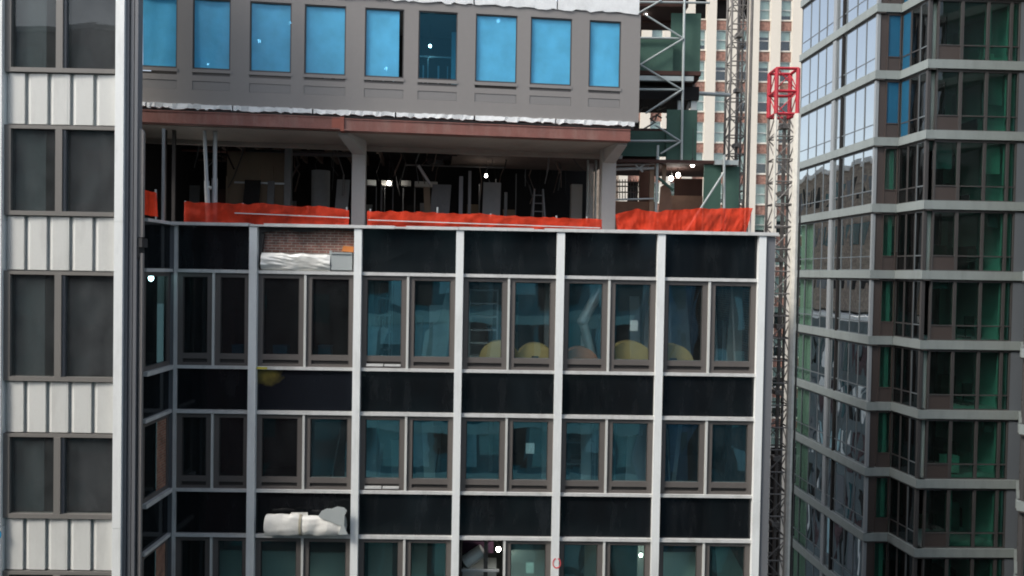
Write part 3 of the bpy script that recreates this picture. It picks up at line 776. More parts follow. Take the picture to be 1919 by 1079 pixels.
u = B.ux(846, 100, .6); MB(B).box(u, u + .18, .6, .64, zbot + .06, zw1 - .4).build('drywall_strip', m_pale, upper)
# studs behind film of windows four and five
for (x, w_) in ((607, .22), (628, .2), (640, .05), (695, .05), (717, .05), (736, .05)):
    u = B.ux(x, 120, .35); MB(B).box(u, u + w_, .35, .40, zbot + .06, zw0 + 1.15).build('stud', m_stud, upper)

# dark hall under the storey: rear wall, studs, panels, pier, ducts
WY = 9.0
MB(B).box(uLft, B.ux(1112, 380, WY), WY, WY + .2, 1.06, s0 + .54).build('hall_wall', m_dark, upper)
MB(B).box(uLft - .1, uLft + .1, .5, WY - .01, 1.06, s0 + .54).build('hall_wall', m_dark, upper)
for x in (322, 305):
    u = B.ux(x, 330, .9); MB(B).box(u, u + .09, .9, 1.0, 1.06, s0 - .01).build('post', m_frame_dk, upper)
tb = MB(B); d = 4.0
tb.box(B.ux(425, 340, d), B.ux(540, 340, d), d, d + .06, 1.06, B.px(480, 285, d)[1]); tb.build('board_partition', m_tan, upper)
for x in (425, 461, 485, 510, 534):
    u = B.ux(x, 350, d - .05)
    MB(B).box(u - .03, u + .03, d - .06, d - .002, 1.06, B.px(x, 312 if x > 470 else 330, d)[1]).build('stud', m_tan if x != 534 else m_inner, upper)
zz = B.px(480, 343, d)[1]; MB(B).box(B.ux(440, 343, d), B.ux(535, 343, d), d - .075, d - .062, zz - .03, zz + .03).build('stud', m_stud, upper)
MB(B).box(B.ux(533, 340, 3.8), B.ux(545, 340, 3.8), 3.8, 4.1, 1.06, s0 + .2).build('post', m_inner, upper)
pr = MB(B); pr.tube((B.ux(601, 350, 4.4), 4.4, 1.06), (B.ux(601, 350, 4.4), 4.4, B.px(600, 320, 4.4)[1]), .32, 20); pr.smooth = False
pr.build('round_pier', m_inner, upper)
for (x, d, yt, w_) in ((704, 5, 350, .03), (713, 5, 345, .06), (720, 6, 350, .03), (735, 5.5, 350, .04), (754, 6.4, 352, .05), (776, 6.6, 352, .04), (860, 3.2, 330, .13), (877, 3.2, 320, .1), (897, 5, 345, .05), (906, 5.5, 340, .03), (921, 4.0, 352, .09), (928, 5, 335, .03), (945, 4.4, 360, .11), (966, 5, 325, .03), (632, 5, 340, .1), (642, 5, 330, .04)):
    u = B.ux(x, 380, d); MB(B).box(u, u + w_, d, d + .06, 1.06, B.px(x, yt, d)[1]).build('stud', m_studdim if w_ < .12 else m_grey_clad, upper)
# light tubes / strips of duct along the ceiling
for (xa, xb, y, d, h, mm) in ((450, 545, 264, 4.2, .09, m_soffit), (552, 648, 274, 4.2, .09, m_soffit), (505, 535, 282, 5.2, .05, m_stud), (688, 704, 342, 6, .2, m_pale), (715, 735, 343, 6, .2, m_conc), (752, 770, 343, 6, .2, m_conc), (777, 820, 345, 6, .2, m_conc)):
    zq = B.px((xa + xb) / 2, y, d)[1]
    MB(B).box(B.ux(xa, y, d), B.ux(xb, y, d), d, d + .3, zq - h / 2, zq + h / 2).build('ceiling_duct', mm, upper)
dk = MB(B)
for i in range(5):
    x0, x1 = 800 + i * 14, 815 + i * 14
    p = B.px(x0, 300 - i * 4 - (i % 2) * 4, 3.0); q = B.px(x1, 298 - i * 4, 3.0); dk.tube((p[0], 3.0, p[1]), (q[0], 3.0, q[1]), .13, 10)
dk.build('insulated_duct', m_dark, upper)
p = B.px(784, 310, 3); q = B.px(806, 345, 3); MB(B).tube((p[0], 3, p[1]), (q[0], 3, q[1]), .05).build('pipe', m_stud, upper)
p = B.px(1084, 350, 5); MB(B).box(B.ux(1071, 380, 5), B.ux(1091, 380, 5), 5, 5.3, 1.06, B.px(1080, 345, 5)[1]).build('post', m_conc, upper)
for x in (1101, 1116):
    u = B.ux(x, 350, 3.6); MB(B).tube((u, 3.6, 1.06), (u, 3.6, B.px(x, 300, 3.6)[1]), .04).build('post', m_galv, upper)
MB(B).box(B.ux(1104, 350, 4.4), B.ux(1112, 350, 4.4), 4.4, 4.6, 1.06, s0).build('post', m_pale, upper)

rc = random.Random(11)
for k in range(56):
    u = rc.uniform(B.ux(330, 350, 3), B.ux(1100, 350, 3)); d = rc.uniform(2.9, 8.0); zc_ = s0 + .5
    m = MB(B); p = (u, d, zc_)
    for q in range(3):
        n_ = (p[0] + rc.uniform(-.25, .25), d + rc.uniform(-.1, .1), p[2] - rc.uniform(.2, .75)); m.tube(p, n_, rc.choice((.012, .018, .03)), 5); p = n_
    m.build('hanging_cable', rc.choice((m_dark, m_studdim, m_socket, m_soffit_dk)), upper)
for k in range(9):
    d = 3.0 + k * .65; u = B.ux(rc.choice((340, 460, 560, 700, 760, 900)), 330, d); ln = rc.uniform(1.2, 4.5)
    zq = s0 + rc.uniform(-.15, .45)
    MB(B).tube((u, d, zq), (u + ln, d + .05, zq + rc.uniform(-.03, .03)), rc.choice((.03, .05, .09)), 8).build('pipe', rc.choice((m_dark, m_studdim, m_soffit_dk, m_steel)), upper)
for k in range(16):
    d = rc.uniform(3.0, 7.5); u = rc.uniform(B.ux(345, 350, d), B.ux(1060, 350, d)); w_ = rc.uniform(.15, .7); h_ = rc.uniform(1.2, 2.3)
    m = MB(B); t_ = rc.uniform(-.15, .15)
    m.hexa([(u, d, 1.06), (u + w_, d, 1.06), (u + w_ + t_, d + .3, 1.06 + h_), (u + t_, d + .3, 1.06 + h_)], [(u, d + .03, 1.06), (u + w_, d + .03, 1.06), (u + w_ + t_, d + .33, 1.06 + h_), (u + t_, d + .33, 1.06 + h_)])
    m.build('leaning_board', rc.choice((m_dark, m_tan, m_ply_dk, m_studdim, m_inner)), upper)
for k in range(5):
    d = rc.uniform(3.5, 7); u = rc.uniform(B.ux(560, 350, d), B.ux(1000, 350, d))
    MB(B).box(u, u + rc.uniform(.3, .8), d, d + .4, s0 + .1, s0 + .1 + rc.uniform(.15, .4)).build('ceiling_box', rc.choice((m_dark, m_studdim, m_socket)), upper)
lad = thing('step_ladder', 'pale step ladder standing open in the dark hall left of the right column', 'ladder', B.map((B.ux(1010, 380, 3.2), 3.2, 1.062)), B.a)
ul = B.ux(1010, 380, 3.2)
for sx in (-1, 1):
    MB(B).bar((ul + sx * .26, 3.0, 1.065), (ul + sx * .15, 3.3, 2.95), .05).build('stile', m_studdim, lad)
    MB(B).bar((ul + sx * .26, 3.9, 1.065), (ul + sx * .15, 3.36, 2.95), .04).build('rear_leg', m_studdim, lad)
for k in range(6):
    t_ = (k + .8) / 6.6; MB(B).box(ul - .26 + .11 * t_, ul + .26 - .11 * t_, 3.0 + .3 * t_ - .03, 3.0 + .3 * t_ + .06, 1.065 + 1.88 * t_, 1.09 + 1.88 * t_).build('step', m_studdim, lad)

# shoring props: one upright, one leaning
pp = thing('shoring_prop', 'bright steel prop leaning against the upright one in the dark hall', 'prop', B.map((B.ux(392, 400, .8), .8, 1.052)), B.a, 'steel shoring props')
a = B.px(392, 410, .8); b = B.px(383, 262, .8)
MB(B).tube((a[0], .8, 1.055), (a[0] - (a[0] - b[0]) * .5, .8, 2.6), .075, 10).build('lower_tube', m_stud, pp)
MB(B).tube((a[0] - (a[0] - b[0]) * .5, .8, 2.6), (b[0], .8, s0 - .01), .055, 10).build('upper_tube', m_stud, pp)
MB(B).ball((a[0] - (a[0] - b[0]) * .45 + .1, .78, 2.4), .06).build('collar', m_galv, pp)
pp = thing('shoring_prop', 'upright steel prop in the dark hall behind the left net', 'prop', B.map((B.ux(402, 400, .9), .9, 1.052)), B.a, 'steel shoring props')
a = B.ux(402, 380, .9)
MB(B).tube((a, .9, 1.055), (a, .9, 2.7), .085, 10).build('lower_tube', m_stud, pp)
MB(B).tube((a, .9, 2.7), (a, .9, s0 - .01), .065, 10).build('upper_tube', m_stud, pp)

# ------------------------------------------------------------------ orange debris nets on the roof edge
def net(label, pts_top, pts_bot, d, posts, nu=50, amp=.03, frm=A, railz=None):
    """pts as (px,py) polylines"""
    top = [frm.px(x, y, d) for x, y in pts_top]; bot = [frm.px(x, y, d) for x, y in pts_bot]
    def lin(pl, s):
        x = pl[0][0] + (pl[-1][0] - pl[0][0]) * s
        for (x0, z0), (x1, z1) in zip(pl[:-1], pl[1:]):
            if x <= x1 + 1e-6: return x, z0 + (z1 - z0) * (x - x0) / max(1e-6, x1 - x0)
        return pl[-1]
    mid = (top[0][0] + top[-1][0]) / 2
    th = thing('debris_net', label, 'safety net', frm.map((mid, d, 1.052)), frm.a, 'orange debris nets along the roof edge')
    ph = random.random() * 9
    def fn(s, t):
        xt, zt_ = lin(top, s); xb, zb_2 = lin(bot, s)
        L_ = abs(top[-1][0] - top[0][0])
        w1 = noise.noise((L_ * s * 2.3, t * 1.6, ph)) + .6 * noise.noise((L_ * s * 6, t * 3 + L_ * s, ph + 5)) + .35 * noise.noise((L_ * s * 15, t * 5, ph + 9))
        sag = (.05 + .05 * noise.noise((L_ * s * 1.4, 0, ph)) + .035 * noise.noise((L_ * s * 5, 0, ph + 3))) * t * t
        return (xb + (xt - xb) * t, d + amp * 2.2 * w1 * (1 - .3 * t), zb_2 + (zt_ - zb_2) * t - sag)
    m = MB(frm); m.sheet(fn, nu * 2, 12); m.smooth = True
    m.build('mesh_sheet', m_net, th)
    for x, y in posts:
        u, z = frm.px(x, y, d + .06); MB(frm).tube((u, d + .07, 1.053), (u, d + .07, z), .025, 6).build('post', m_galv, th)
    if railz:
        p = frm.px(*railz[0], d - .05); q = frm.px(*railz[1], d - .05)
        MB(frm).bar((p[0], d - .06, p[1]), (q[0], d - .06, q[1]), .025).build('guard_line', m_rail, th)
    return th
net('deep red orange net at the left, in front of the two steel props', [(345, 375), (420, 377), (520, 380), (654, 388)], [(345, 419), (654, 426)], .45, [(347, 376), (455, 380), (577, 386), (650, 388)], railz=((440, 399), (655, 408)))
net('long orange net between the two grey columns', [(688, 392), (760, 394), (900, 398), (1010, 403), (1128, 407)], [(688, 428), (1128, 436)], .5, [(694, 391), (820, 388), (920, 400), (1043, 404), (1100, 405)], 70, .02, railz=((690, 412), (1125, 427)))
net('bright sunlit orange net at the right end of the roof edge', [(1153, 399), (1190, 389), (1230, 393), (1290, 389), (1410, 387)], [(1157, 436), (1398, 437)], .55, [(1160, 404), (1357, 392), (1391, 392), (1407, 394)], 70, .035)
nl = thing('debris_net', 'short scrap of red net on the side wall beside the white tower', 'safety net', RW.map((LW * .3, .3, 1.27)), RW.a, 'orange debris nets along the roof edge')
za, zb2 = 1.272, 2.02
m = MB(RW); m.sheet(lambda s, t: (.02 + s * (LW * .62 - .1 * t), .10 + .03 * math.sin(12 * s), za + .10 + (zb2 - za - .10) * t), 16, 6); m.build('mesh_sheet', m_net, nl)
MB(RW).tube((LW * .64, .14, za), (LW * .62, .14, zb2 + .1), .025, 6).build('post', m_galv, nl)
MB(RW).box(LW * .86, LW * .90, .1, .16, 1.271, 3.85).build('post', m_stud, wing)

# ------------------------------------------------------------------ green hoist landings (scaffold)
SY = 25.6
scaf = thing('scaffold_landing', 'green plywood scaffold landings with galvanised tubes and braces right of the grey storey', 'scaffold', (P(1290, 400, SY).x, SY, ZC + 1.052))
def tube_px(x0, y0, x1, y1, Y=SY, r=.045, name='tube', mat=None, Y2=None):
    MB().tube(P(x0, y0, Y), P(x1, y1, Y2 or Y), r, 8).build(name, mat or m_galv, scaf)
def panel_px(x0, y0, x1, y1, Y, th=.06, mat=None, name='green_panel'):
    a = P(x0, y1, Y); b = P(x1, y0, Y); m = MB(); m.box(a.x, b.x, Y, Y + th, a.z, b.z); return m.build(name, mat or m_green, scaf)
# standards
tube_px(1284, -60, 1277, 300); tube_px(1357, 290, 1357, 432, 24.6); tube_px(1233, 272, 1229, 400, 25.0)
# ledgers
for (x0, y0, x1, y1) in ((1150, 3, 1330, 5), (1150, 70, 1281, 72), (1150, 167, 1280, 168), (1150, 264, 1275, 264)): tube_px(x0, y0, x1, y1, r=.04)
# braces
for (x0, y0, x1, y1) in ((1240, 0, 1190, 28), (1207, 26, 1281, 72), (1281, 72, 1200, 121), (1200, 121, 1278, 168), (1278, 168, 1210, 212), (1228, 234, 1276, 265), (1276, 265, 1238, 288)): tube_px(x0, y0, x1, y1, SY - .06, .032, 'brace')
tube_px(1357, 322, 1284, 436, 24.4, .035, 'brace')
tube_px(1278, 168, 1236, 196, SY + .3, .06, 'brace', m_mast); tube_px(1300, 158, 1288, 205, SY + .6, .05, 'brace', m_mast)
# green boards: upper landing
panel_px(1140, 72, 1262, 133, SY + .12); panel_px(1256, 25, 1314, 139, SY + .35)
panel_px(1140, 133.5, 1314, 138, SY + .10, .2, m_ply_dk, 'board_edge')
panel_px(1140, 143, 1300, 149, SY + .02, .2, m_galv, 'deck_beam')
# decks (with depth) under and over
def deck_px(x0, x1, y, Y0, Y1, th, mat, name='deck'):
    a = P(x0, y, Y0); b = P(x1, y, Y0); MB().box(a.x, b.x, Y0, Y1, a.z, a.z + th).build(name, mat, scaf)
deck_px(1140, 1310, 146, SY + .25, SY + 2.6, .12, m_ply_dk); deck_px(1140, 1310, 184, SY + .4, SY + 2.6, .45, m_dark)
deck_px(1140, 1290, 10, SY + .1, SY + 2.6, .4, m_ply_dk)
panel_px(1204, 14, 1258, 42, SY + 1.6, .05, m_ply_dk, 'ply_sheet')
# lower green boards
panel_px(1165, 246, 1252, 292, SY + .3); panel_px(1248, 206, 1307, 300, SY + .12)
panel_px(1165, 241, 1250, 247, SY + .5, .3, m_ply_dk, 'board_edge')
for x in (1270, 1295): panel_px(x, 186, x + 11, 206, SY + .5, .1, m_pale, 'white_bag')
# lowest landing: roof deck, walls, posts
deck_px(1150, 1385, 303, 24.8, SY + 2.6, .10, m_ply_dk)
panel_px(1150, 286, 1235, 302, SY + .9, .1, m_ply_dk, 'ply_sheet')
panel_px(1317, 309, 1352, 434, 24.9, .06); panel_px(1353, 312, 1386, 434, 25.0, .06)
panel_px(1262, 335, 1317, 434, SY + 1.9, .06, m_ply_dk, 'ply_sheet'); panel_px(1196, 312, 1222, 434, SY + 1.2, .06, m_ply_dk, 'ply_sheet')
panel_px(1240, 367, 1317, 434, SY + .6, .06, m_ply, 'ply_sheet'); panel_px(1150, 378, 1232, 434, SY + .4, .06, m_ply, 'ply_sheet')
m = MB(); q = [P(x, y, 25.3) for x, y in ((1232, 434), (1262, 434), (1258, 360), (1250, 342), (1238, 350))]
m.prism([(p.x, p.z) for p in q], 25.3, 25.36); m.build('ply_sheet', m_ply, scaf)
panel_px(1216, 306, 1227, 434, 25.2, .12, m_timber, 'timber_post'); panel_px(1241, 300, 1249, 345, 25.2, .10, m_timber, 'timber_post')
for (y, r_) in ((309, .03), (317, .05), (374, .03)): tube_px(1152, y, 1226, y - 2, 25.1, r_)
tube_px(1190, 308, 1205, 322, 25.0, .03); tube_px(1208, 308, 1192, 318, 25.0, .03); tube_px(1232, 332, 1262, 356, 25.05, .05, 'brace', m_green)
panel_px(1340, 300, 1384, 308, 24.7, .15, m_galv, 'deck_beam')
tube_px(1310, 175, 1368, 178, SY + 1.5, .07, 'mast_tie')
# safety grid seen against the light
gx = MB()
for i in range(9): gx.tube(P(1156 + i * 5.2, 336, SY + 1.5), P(1156 + i * 5.2, 375, SY + 1.5), .018, 5)
for y in (341, 349, 360, 374): gx.tube(P(1154, y, SY + 1.5), P(1200, y, SY + 1.5), .025, 5)
gx.build('guard_grid', m_mast, scaf)
# tangle of tubes on top landings
for k in range(10):
    x = 1206 + random.random() * 50; y = 190 + random.random() * 45
    tube_px(x, y, x + random.uniform(-22, 22), y + random.uniform(-14, 14), SY + 1.2, .03, 'tube', m_mast)

# ------------------------------------------------------------------ hoist masts
def mast(name, label, x0, x1, ytop, ref_y, Y, zbase, pitch, leg_r, n_red=0, heavy=False):
    a = P(x0, ref_y, Y); b = P(x1, ref_y, Y); w = b.x - a.x
    ztop_ = P((x0 + x1) / 2, ytop, Y).z
    r = thing(name, label, 'hoist mast', (a.x + w / 2, Y + w / 2, ZC + zbase))
    xs = (a.x, b.x); ys = (Y, Y + w)
    n = int((ztop_ - zbase) / pitch) + 1
    zred = ztop_ - n_red * pitch
    for i, X in enumerate(xs):
        for j, Yy in enumerate(ys):
            mm = m_mastlight if (heavy and i == 1 and j == 0) or (heavy and i == 0 and j == 0) else m_mast
            rr_ = leg_r * (2.5 if heavy and i == 1 and j == 0 else 1)
            MB().tube((X, Yy, zbase), (X, Yy, zred), rr_, 8).build('leg', mm, r)
    lat = MB(); red = MB()
    for k in range(n + 1):
        z = ztop_ - k * pitch
        if z < zbase: break
        t = red if k <= n_red and n_red else lat
        q = leg_r * .55
        for (p0, p1) in (((xs[0], ys[0]), (xs[1], ys[0])), ((xs[0], ys[1]), (xs[1], ys[1])), ((xs[0], ys[0]), (xs[0], ys[1])), ((xs[1], ys[0]), (xs[1], ys[1]))):
            t.tube((*p0, z), (*p1, z), q * (1.9 if t is red else 1), 6)
        if z - pitch > zbase and k < n:
            t2 = red if k < n_red else lat
            s = k % 2
            for (p0, p1) in (((xs[s], ys[0]), (xs[1 - s], ys[0])), ((xs[1 - s], ys[1]), (xs[s], ys[1])), ((xs[0], ys[s]), (xs[0], ys[1 - s])), ((xs[1], ys[1 - s]), (xs[1], ys[s]))):
                t2.tube((*p0, z), (*p1, z - pitch), q * .75, 6)
    lat.build('lattice', m_mast, r)
    if n_red:
        for X in xs:
            for Yy in ys: red.tube((X, Yy, zred), (X, Yy, ztop_), leg_r * 1.5, 8)
        red.build('red_top', m_red, r)
    # rack and cable run
    xm = xs[0] + w * .62
    MB().box(xm - .05, xm + .05, ys[0] + w * .5, ys[0] + w * .5 + .1, zbase, zred).build('rack', m_frame, r)
    for k in range(0, n, 3):
        z = ztop_ - (n_red + .5 + k) * pitch
        if z < zbase: break
        bl = MB(); bl.box(xs[0] + w * .4, xs[1] - w * .2, ys[0] + w * .3, ys[0] + w * .8, z - .06, z + .08)
        bl.build('tie_clamp', m_mast, r)
    return r
mast('hoist_mast', 'dark lattice hoist mast rising behind the green scaffold landings', 1369, 1399, -60, 150, 28.5, 1.06, .70, .045)
mast('hoist_mast', 'lattice hoist mast with a red painted top section beside the glass tower', 1452, 1492, 128, 300, 25.5, -ZC, .765, .05, 2, True)
# cable guide poles by the masts
g1 = MB(); p = P(1405, 150, 28.3); g1.tube((p.x, 28.3, 1.06), (p.x, 28.3, 12.5), .04, 8); g1.tube((p.x + .08, 28.35, 1.06), (p.x + .08, 28.35, 12.5), .02, 6)
centred('cable_guide_pole', g1, m_mast, 'thin dark pole standing just right of the dark hoist mast', 'pole')
g2 = MB(); p = P(1491, 520, 26.6); g2.tube((p.x + .1, 26.6, -ZC), (p.x + .1, 26.6, 3.0), .035, 8)
centred('cable_guide_pole', g2, m_post, 'thin brown pole between the light mast leg and the glass tower', 'pole')

# ------------------------------------------------------------------ cream pier apartment tower behind
CY_ = 81.0
apt = thing('apartment_tower', 'cream piered apartment tower with red brown brick panels behind the masts', 'building', (P(1400, 520, CY_).x, CY_, 0))
zspan = .0579
xs0 = P(1410, 150, CY_).x; step = P(1450, 150, CY_).x - P(1410, 150, CY_).x; pw = 1.05
zref = P(1400, 39, CY_).z; fh = 3.30
cols = range(-7, 5)
Z0c, Z1c = -ZC, 52
for i in cols:
    x = xs0 + i * step
    MB().box(x - pw / 2, x + pw / 2, CY_ - .35, CY_ + .3, Z0c, Z1c).build('pier', m_pier, apt)
nf = 0
for k in range(-9, 14):
    zt = zref - k * fh
    if zt > 36: continue
    sp_ = MB(); sl = MB()
    for i in list(cols)[:-1]:
        x = xs0 + i * step + pw / 2; x2 = x + step - pw
        MB().box(x + .001, x2 - .001, CY_ - .02, CY_ + .25, zt - 1.0, zt).build('spandrel', m_cbrick, apt)
        so = MB(); so.box(x + .001, x2 - .001, CY_ - .10, CY_ + .2, zt + .001, zt + .13); so.build('sill', m_pier, apt)
        if i > -6 and k > -1 or i > -1:
            w = MB(); za, zb3 = zt - fh + .131, zt - 1.001
            # frame: outer border and a meeting rail
            w.box(x + .001, x + .08, CY_ + .05, CY_ + .2, za, zb3); w.box(x2 - .08, x2 - .001, CY_ + .05, CY_ + .2, za, zb3)
            w.box(x + .08, x2 - .08, CY_ + .05, CY_ + .2, zb3 - .08, zb3); w.box(x + .08, x2 - .08, CY_ + .05, CY_ + .2, za, za + .08)
            zm = (za + zb3) / 2; w.box(x + .08, x2 - .08, CY_ + .06, CY_ + .18, zm - .035, zm + .035)
            wo = w.build('window', m_rail, apt)
            pane(WORLD, x + .08, x2 - .08, CY_ + .12, za + .08, zb3 - .08, m_cglass, wo, .02, .01)
            h = random.choice((.3, .5, .5, .96, .96, .75))
            if h: MB().box(x + .1, x2 - .1, CY_ + .25, CY_ + .27, zb3 - (zb3 - za) * h, zb3 - .01).build('blind', m_blind, wo)
MB().box(xs0 - 7 * step, xs0 + 4 * step, CY_ + .9, CY_ + 12, Z0c, Z1c - .5).build('core_wall', m_dark, apt)

# ------------------------------------------------------------------ glass tower on the right
E = [(1492, 43.2), (1633, 35.0), (1678.5, 35.05), (1729.5, 33.1), (1923, 33.25), (1926, 30.0), (2160, 30.2)]
EP = [P(x, 524, d) for x, d in E]
gt = thing('glass_tower', 'green glass apartment tower with grey slab bands stepping back at the right', 'building', (EP[3].x, EP[3].y, 0))
ZB = [.45 + 3.09 * k for k in range(-6, 6)]
BH = .385
def face(i):
    a, b = EP[i], EP[i + 1]
    v = Vector((b.x - a.x, b.y - a.y, 0))
    return Frame(a.x, a.y, math.degrees(math.atan2(v.y, v.x))), v.length
def run_bands(i, ext0=0.0, ext1=0.0):
    fr, ln = face(i)
    for z in ZB:
        MB(fr).box(-ext0, ln + ext1, -.14, .3, z - BH, z).build('slab_band', m_band, gt)
        MB(fr).box(-ext0, ln + ext1, -.05, .3, z - BH - .07, z - BH - .001).build('shadow_gap', m_frame_dk, gt)  # dark strip carries the gap and shadow under the band as colour
def bay(fr, u0, u1, z0, z1, gm, transom=.62, low=None, fw=.05, fm=None, d=.0, pr=.05):
    """one glazed bay: frame with a transom, upper pane, lower pane or a solid panel"""
    m = MB(fr); fm = fm or m_post
    m.box(u0, u0 + fw, d - pr, d + .08, z0, z1); m.box(u1 - fw, u1, d - pr, d + .08, z0, z1)
    q = pr - .008
    m.box(u0 + fw, u1 - fw, d - q, d + .08, z0 + transom - .025, z0 + transom + .025)
    m.box(u0 + fw, u1 - fw, d - q, d + .08, z1 - .05, z1); m.box(u0 + fw, u1 - fw, d - q, d + .08, z0, z0 + .04)
    o = m.build('window', fm, gt)
    pane(fr, u0 + fw, u1 - fw, d + .01, z0 + transom + .03, z1 - .05, gm, o, .015, .006)
    if low: MB(fr).box(u0 + fw, u1 - fw, d - .015, d + .06, z0 + .04, z0 + transom - .03).build('lower_panel', low, o)
    else: pane(fr, u0 + fw, u1 - fw, d + .01, z0 + .04, z0 + transom - .03, gm, o, .015, .006)
    return o
# left face
f0, l0 = face(0); f1, l1 = face(1); f2, l2 = face(2); f3, l3 = face(3); f4, l4 = face(4); f5, l5 = face(5)
run_bands(0, 0, .139); run_bands(1, -.0, -.141); run_bands(2, 0, .139); run_bands(3, 0, -.141); run_bands(4, 0, .139); run_bands(5)
lf = [0.0] + [f0.ux(x, 405) for x in (1511, 1526, 1541)] + [f0.ux(1556, 405), f0.ux(1561.5, 405)] + [f0.ux(x, 405) for x in (1578, 1597, 1615)] + [l0 - .10]
for k, z in enumerate(ZB[:-1]):
    z1 = ZB[k + 1] - BH - .072; z0 = z + .002
    if z > 11.5 or z < -15.5: pass
    lev = k - 6
    for i in range(9):
        if i == 4:
            MB(f0).box(lf[4], lf[5], -.09, .1, z0, z1).build('pier', m_postlt, gt); continue
        gm = m_green_clear if (i < 2 and lev < 1) else m_mirror
        bay(f0, lf[i] + .002, lf[i + 1] - .002, z0, z1, gm, .64, None, .03, m_postdk, pr=.012)
    MB(f0).box(l0 - .098, l0 + .05, -.05, .09, z0, z1).build('corner_post', m_postlt, gt)
    # short front step: umber panel and one window
    uw = l1 * .38
    MB(f1).box(.06, uw, .0, .12, z0, z1).build('umber_panel', m_brown, gt)
    bay(f1, uw + .002, l1 - .06, z0, z1, m_film_lit if lev >= 2 else m_green_glass, .66, m_brown, .045, m_brown)
    # return face with three narrow panes
    for i in range(3):
        a, b = l2 * i / 3 + .03, l2 * (i + 1) / 3 - (.10 if i == 2 else 0)
        gm = m_film_lit if (lev >= 2 and i == 0) else m_blue_glass
        bay(f2, a + .002, b - .002, z0, z1, gm, .66, None, .03, m_post if i < 2 else m_postdk, pr=.015)
    MB(f2).box(l2 - .098, l2 + .02, -.05, .1, z0, z1).build('corner_post', m_post, gt)
    # main front: four bays
    us_ = [f3.ux(x, 600) - .0 for x in (1737, 1787, 1835, 1878)] + [l3 - .63]
    bay(f3, us_[0] + .1, us_[1] - .002, z0, z1, m_green_glass, .66, m_brown, .07, m_post)
    for i in range(1, 4): bay(f3, us_[i] + .002, us_[i + 1] - .002, z0, z1, m_green_glass, .66, None, .06, m_post)
    MB(f3).box(l3 - .625, l3 - .06, -.06, .2, z0, z1).build('pier', m_grpier, gt)
    MB(f3).box(l3 - 1.10, l3 - .68, .16, .19, z0, z1 - .06).build('added_curtain', m_curtain, gt)  # curtain added in place of a pale wall strip too dark to show
    MB(f0).box(.06, lf[2] - .02, .24, .27, z0, z1 - .05).build('added_curtain', m_curtain, gt)  # curtain added to lift the green corner panes over dark rooms
    for i in range(4):
        q = random.random(); a, b = us_[i] + .1, us_[i + 1] - .1
        if q < .30: MB(f3).box(a + random.uniform(0, .5), b, .3, .33, z1 - random.uniform(.3, 1.5), z1 - .06).build('blind', random.choice((m_curtain, m_inner, m_grpier)), gt)
        elif q < .55: MB(f3).box(a, a + random.uniform(.1, .3), .3, .36, z0, z1 - .06).build('added_curtain', random.choice((m_curtain, m_inner, m_sofa)), gt)
        if random.random() < .5: MB(f3).box(a + .1, b - .05, 2.2 + random.random(), 3.2 + random.random(), z0, z0 + random.uniform(.5, 1.4)).build('furniture', random.choice((m_wood, m_inner, m_sofa, m_socket)), gt)
    MB(f1).box(l1 - .32, l1 - .125, .22, .26, z0 + .66, z1 - .06).build('added_curtain', m_curtain, gt)  # curtain added for the pale strip beside the step window
    # faces beyond the frame edge
    for i in range(2): bay(f4, l4 * i / 2 + .05, l4 * (i + 1) / 2 - .04, z0, z1, m_blue_glass, .66, None, .05, m_post)
    for i in range(4): bay(f5, .1 + (l5 - .2) * i / 4, .1 + (l5 - .2) * (i + 1) / 4 - .01, z0, z1, m_green_glass, .66, None, .06, m_post)
    # rooms: back wall, dividing walls
    MB(f3).box(-.2, l3 + 5, 4.6, 4.7, z0, z1 + .3).build('room_wall', m_pale, gt)
    MB(f3).box(l3 - .75, l3 - .64, .25, 4.59, z0, z1 + .3).build('room_wall', m_pale, gt)
    MB(f1).box(l1 - .20, l1 - .12, .25, 3.4, z0, z1 + .3).build('room_wall', m_pale, gt)
    MB(f1).box(-.1, l1 - .21, 3.2, 3.3, z0, z1 + .3).build('room_wall', m_dark, gt)
    MB(f0).box(lf[2] + .05, lf[2] + .14, .25, 3.0, z0, z1 + .3).build('room_wall', m_pale, gt)
    MB(f0).box(lf[2] + .15, l0 - .3, 3.4, 3.5, z0, z1 + .3).build('room_wall', m_dark, gt)
    MB(f0).box(.1, lf[2] + .04, 2.9, 3.0, z0, z1 + .3).build('room_wall', m_inner, gt)
# floors inside follow the plan
inn = [Vector((p.x, p.y, 0)) for p in EP]
for z in ZB:
    m = MB()
    off = Vector((.30, .30, 0))
    poly = [(EP[0].x + .4, EP[0].y - .3), (EP[1].x + .38, EP[1].y + .32), (EP[2].x + .2, EP[2].y + .32), (EP[3].x + .38, EP[3].y + .32), (EP[4].x + .38, EP[4].y + .32), (EP[5].x + .38, EP[5].y + .32), (EP[6].x, EP[6].y + .32), (EP[6].x, EP[0].y - .3)]
    n = len(poly)
    m.add([(p[0], p[1], z - BH + .03) for p in poly] + [(p[0], p[1], z - .03) for p in poly], [tuple(range(n)), tuple(range(n, 2 * n))[::-1]] + [(i, (i + 1) % n, n + (i + 1) % n, n + i) for i in range(n)])
    m.build('floor_slab', m_ceil, gt)
for i in range(6):
    fr, ln = face(i); MB(fr).box(.0, ln - .3 if i in (1, 3) else ln, .0, .3, GZ, ZB[0] - BH - .08).build('lower_wall', m_brown, gt)
MB(WORLD).box(EP[0].x + .6, EP[6].x, EP[0].y - .2, EP[0].y + .1, GZ, ZB[-1]).build('rear_wall', m_brown, gt)

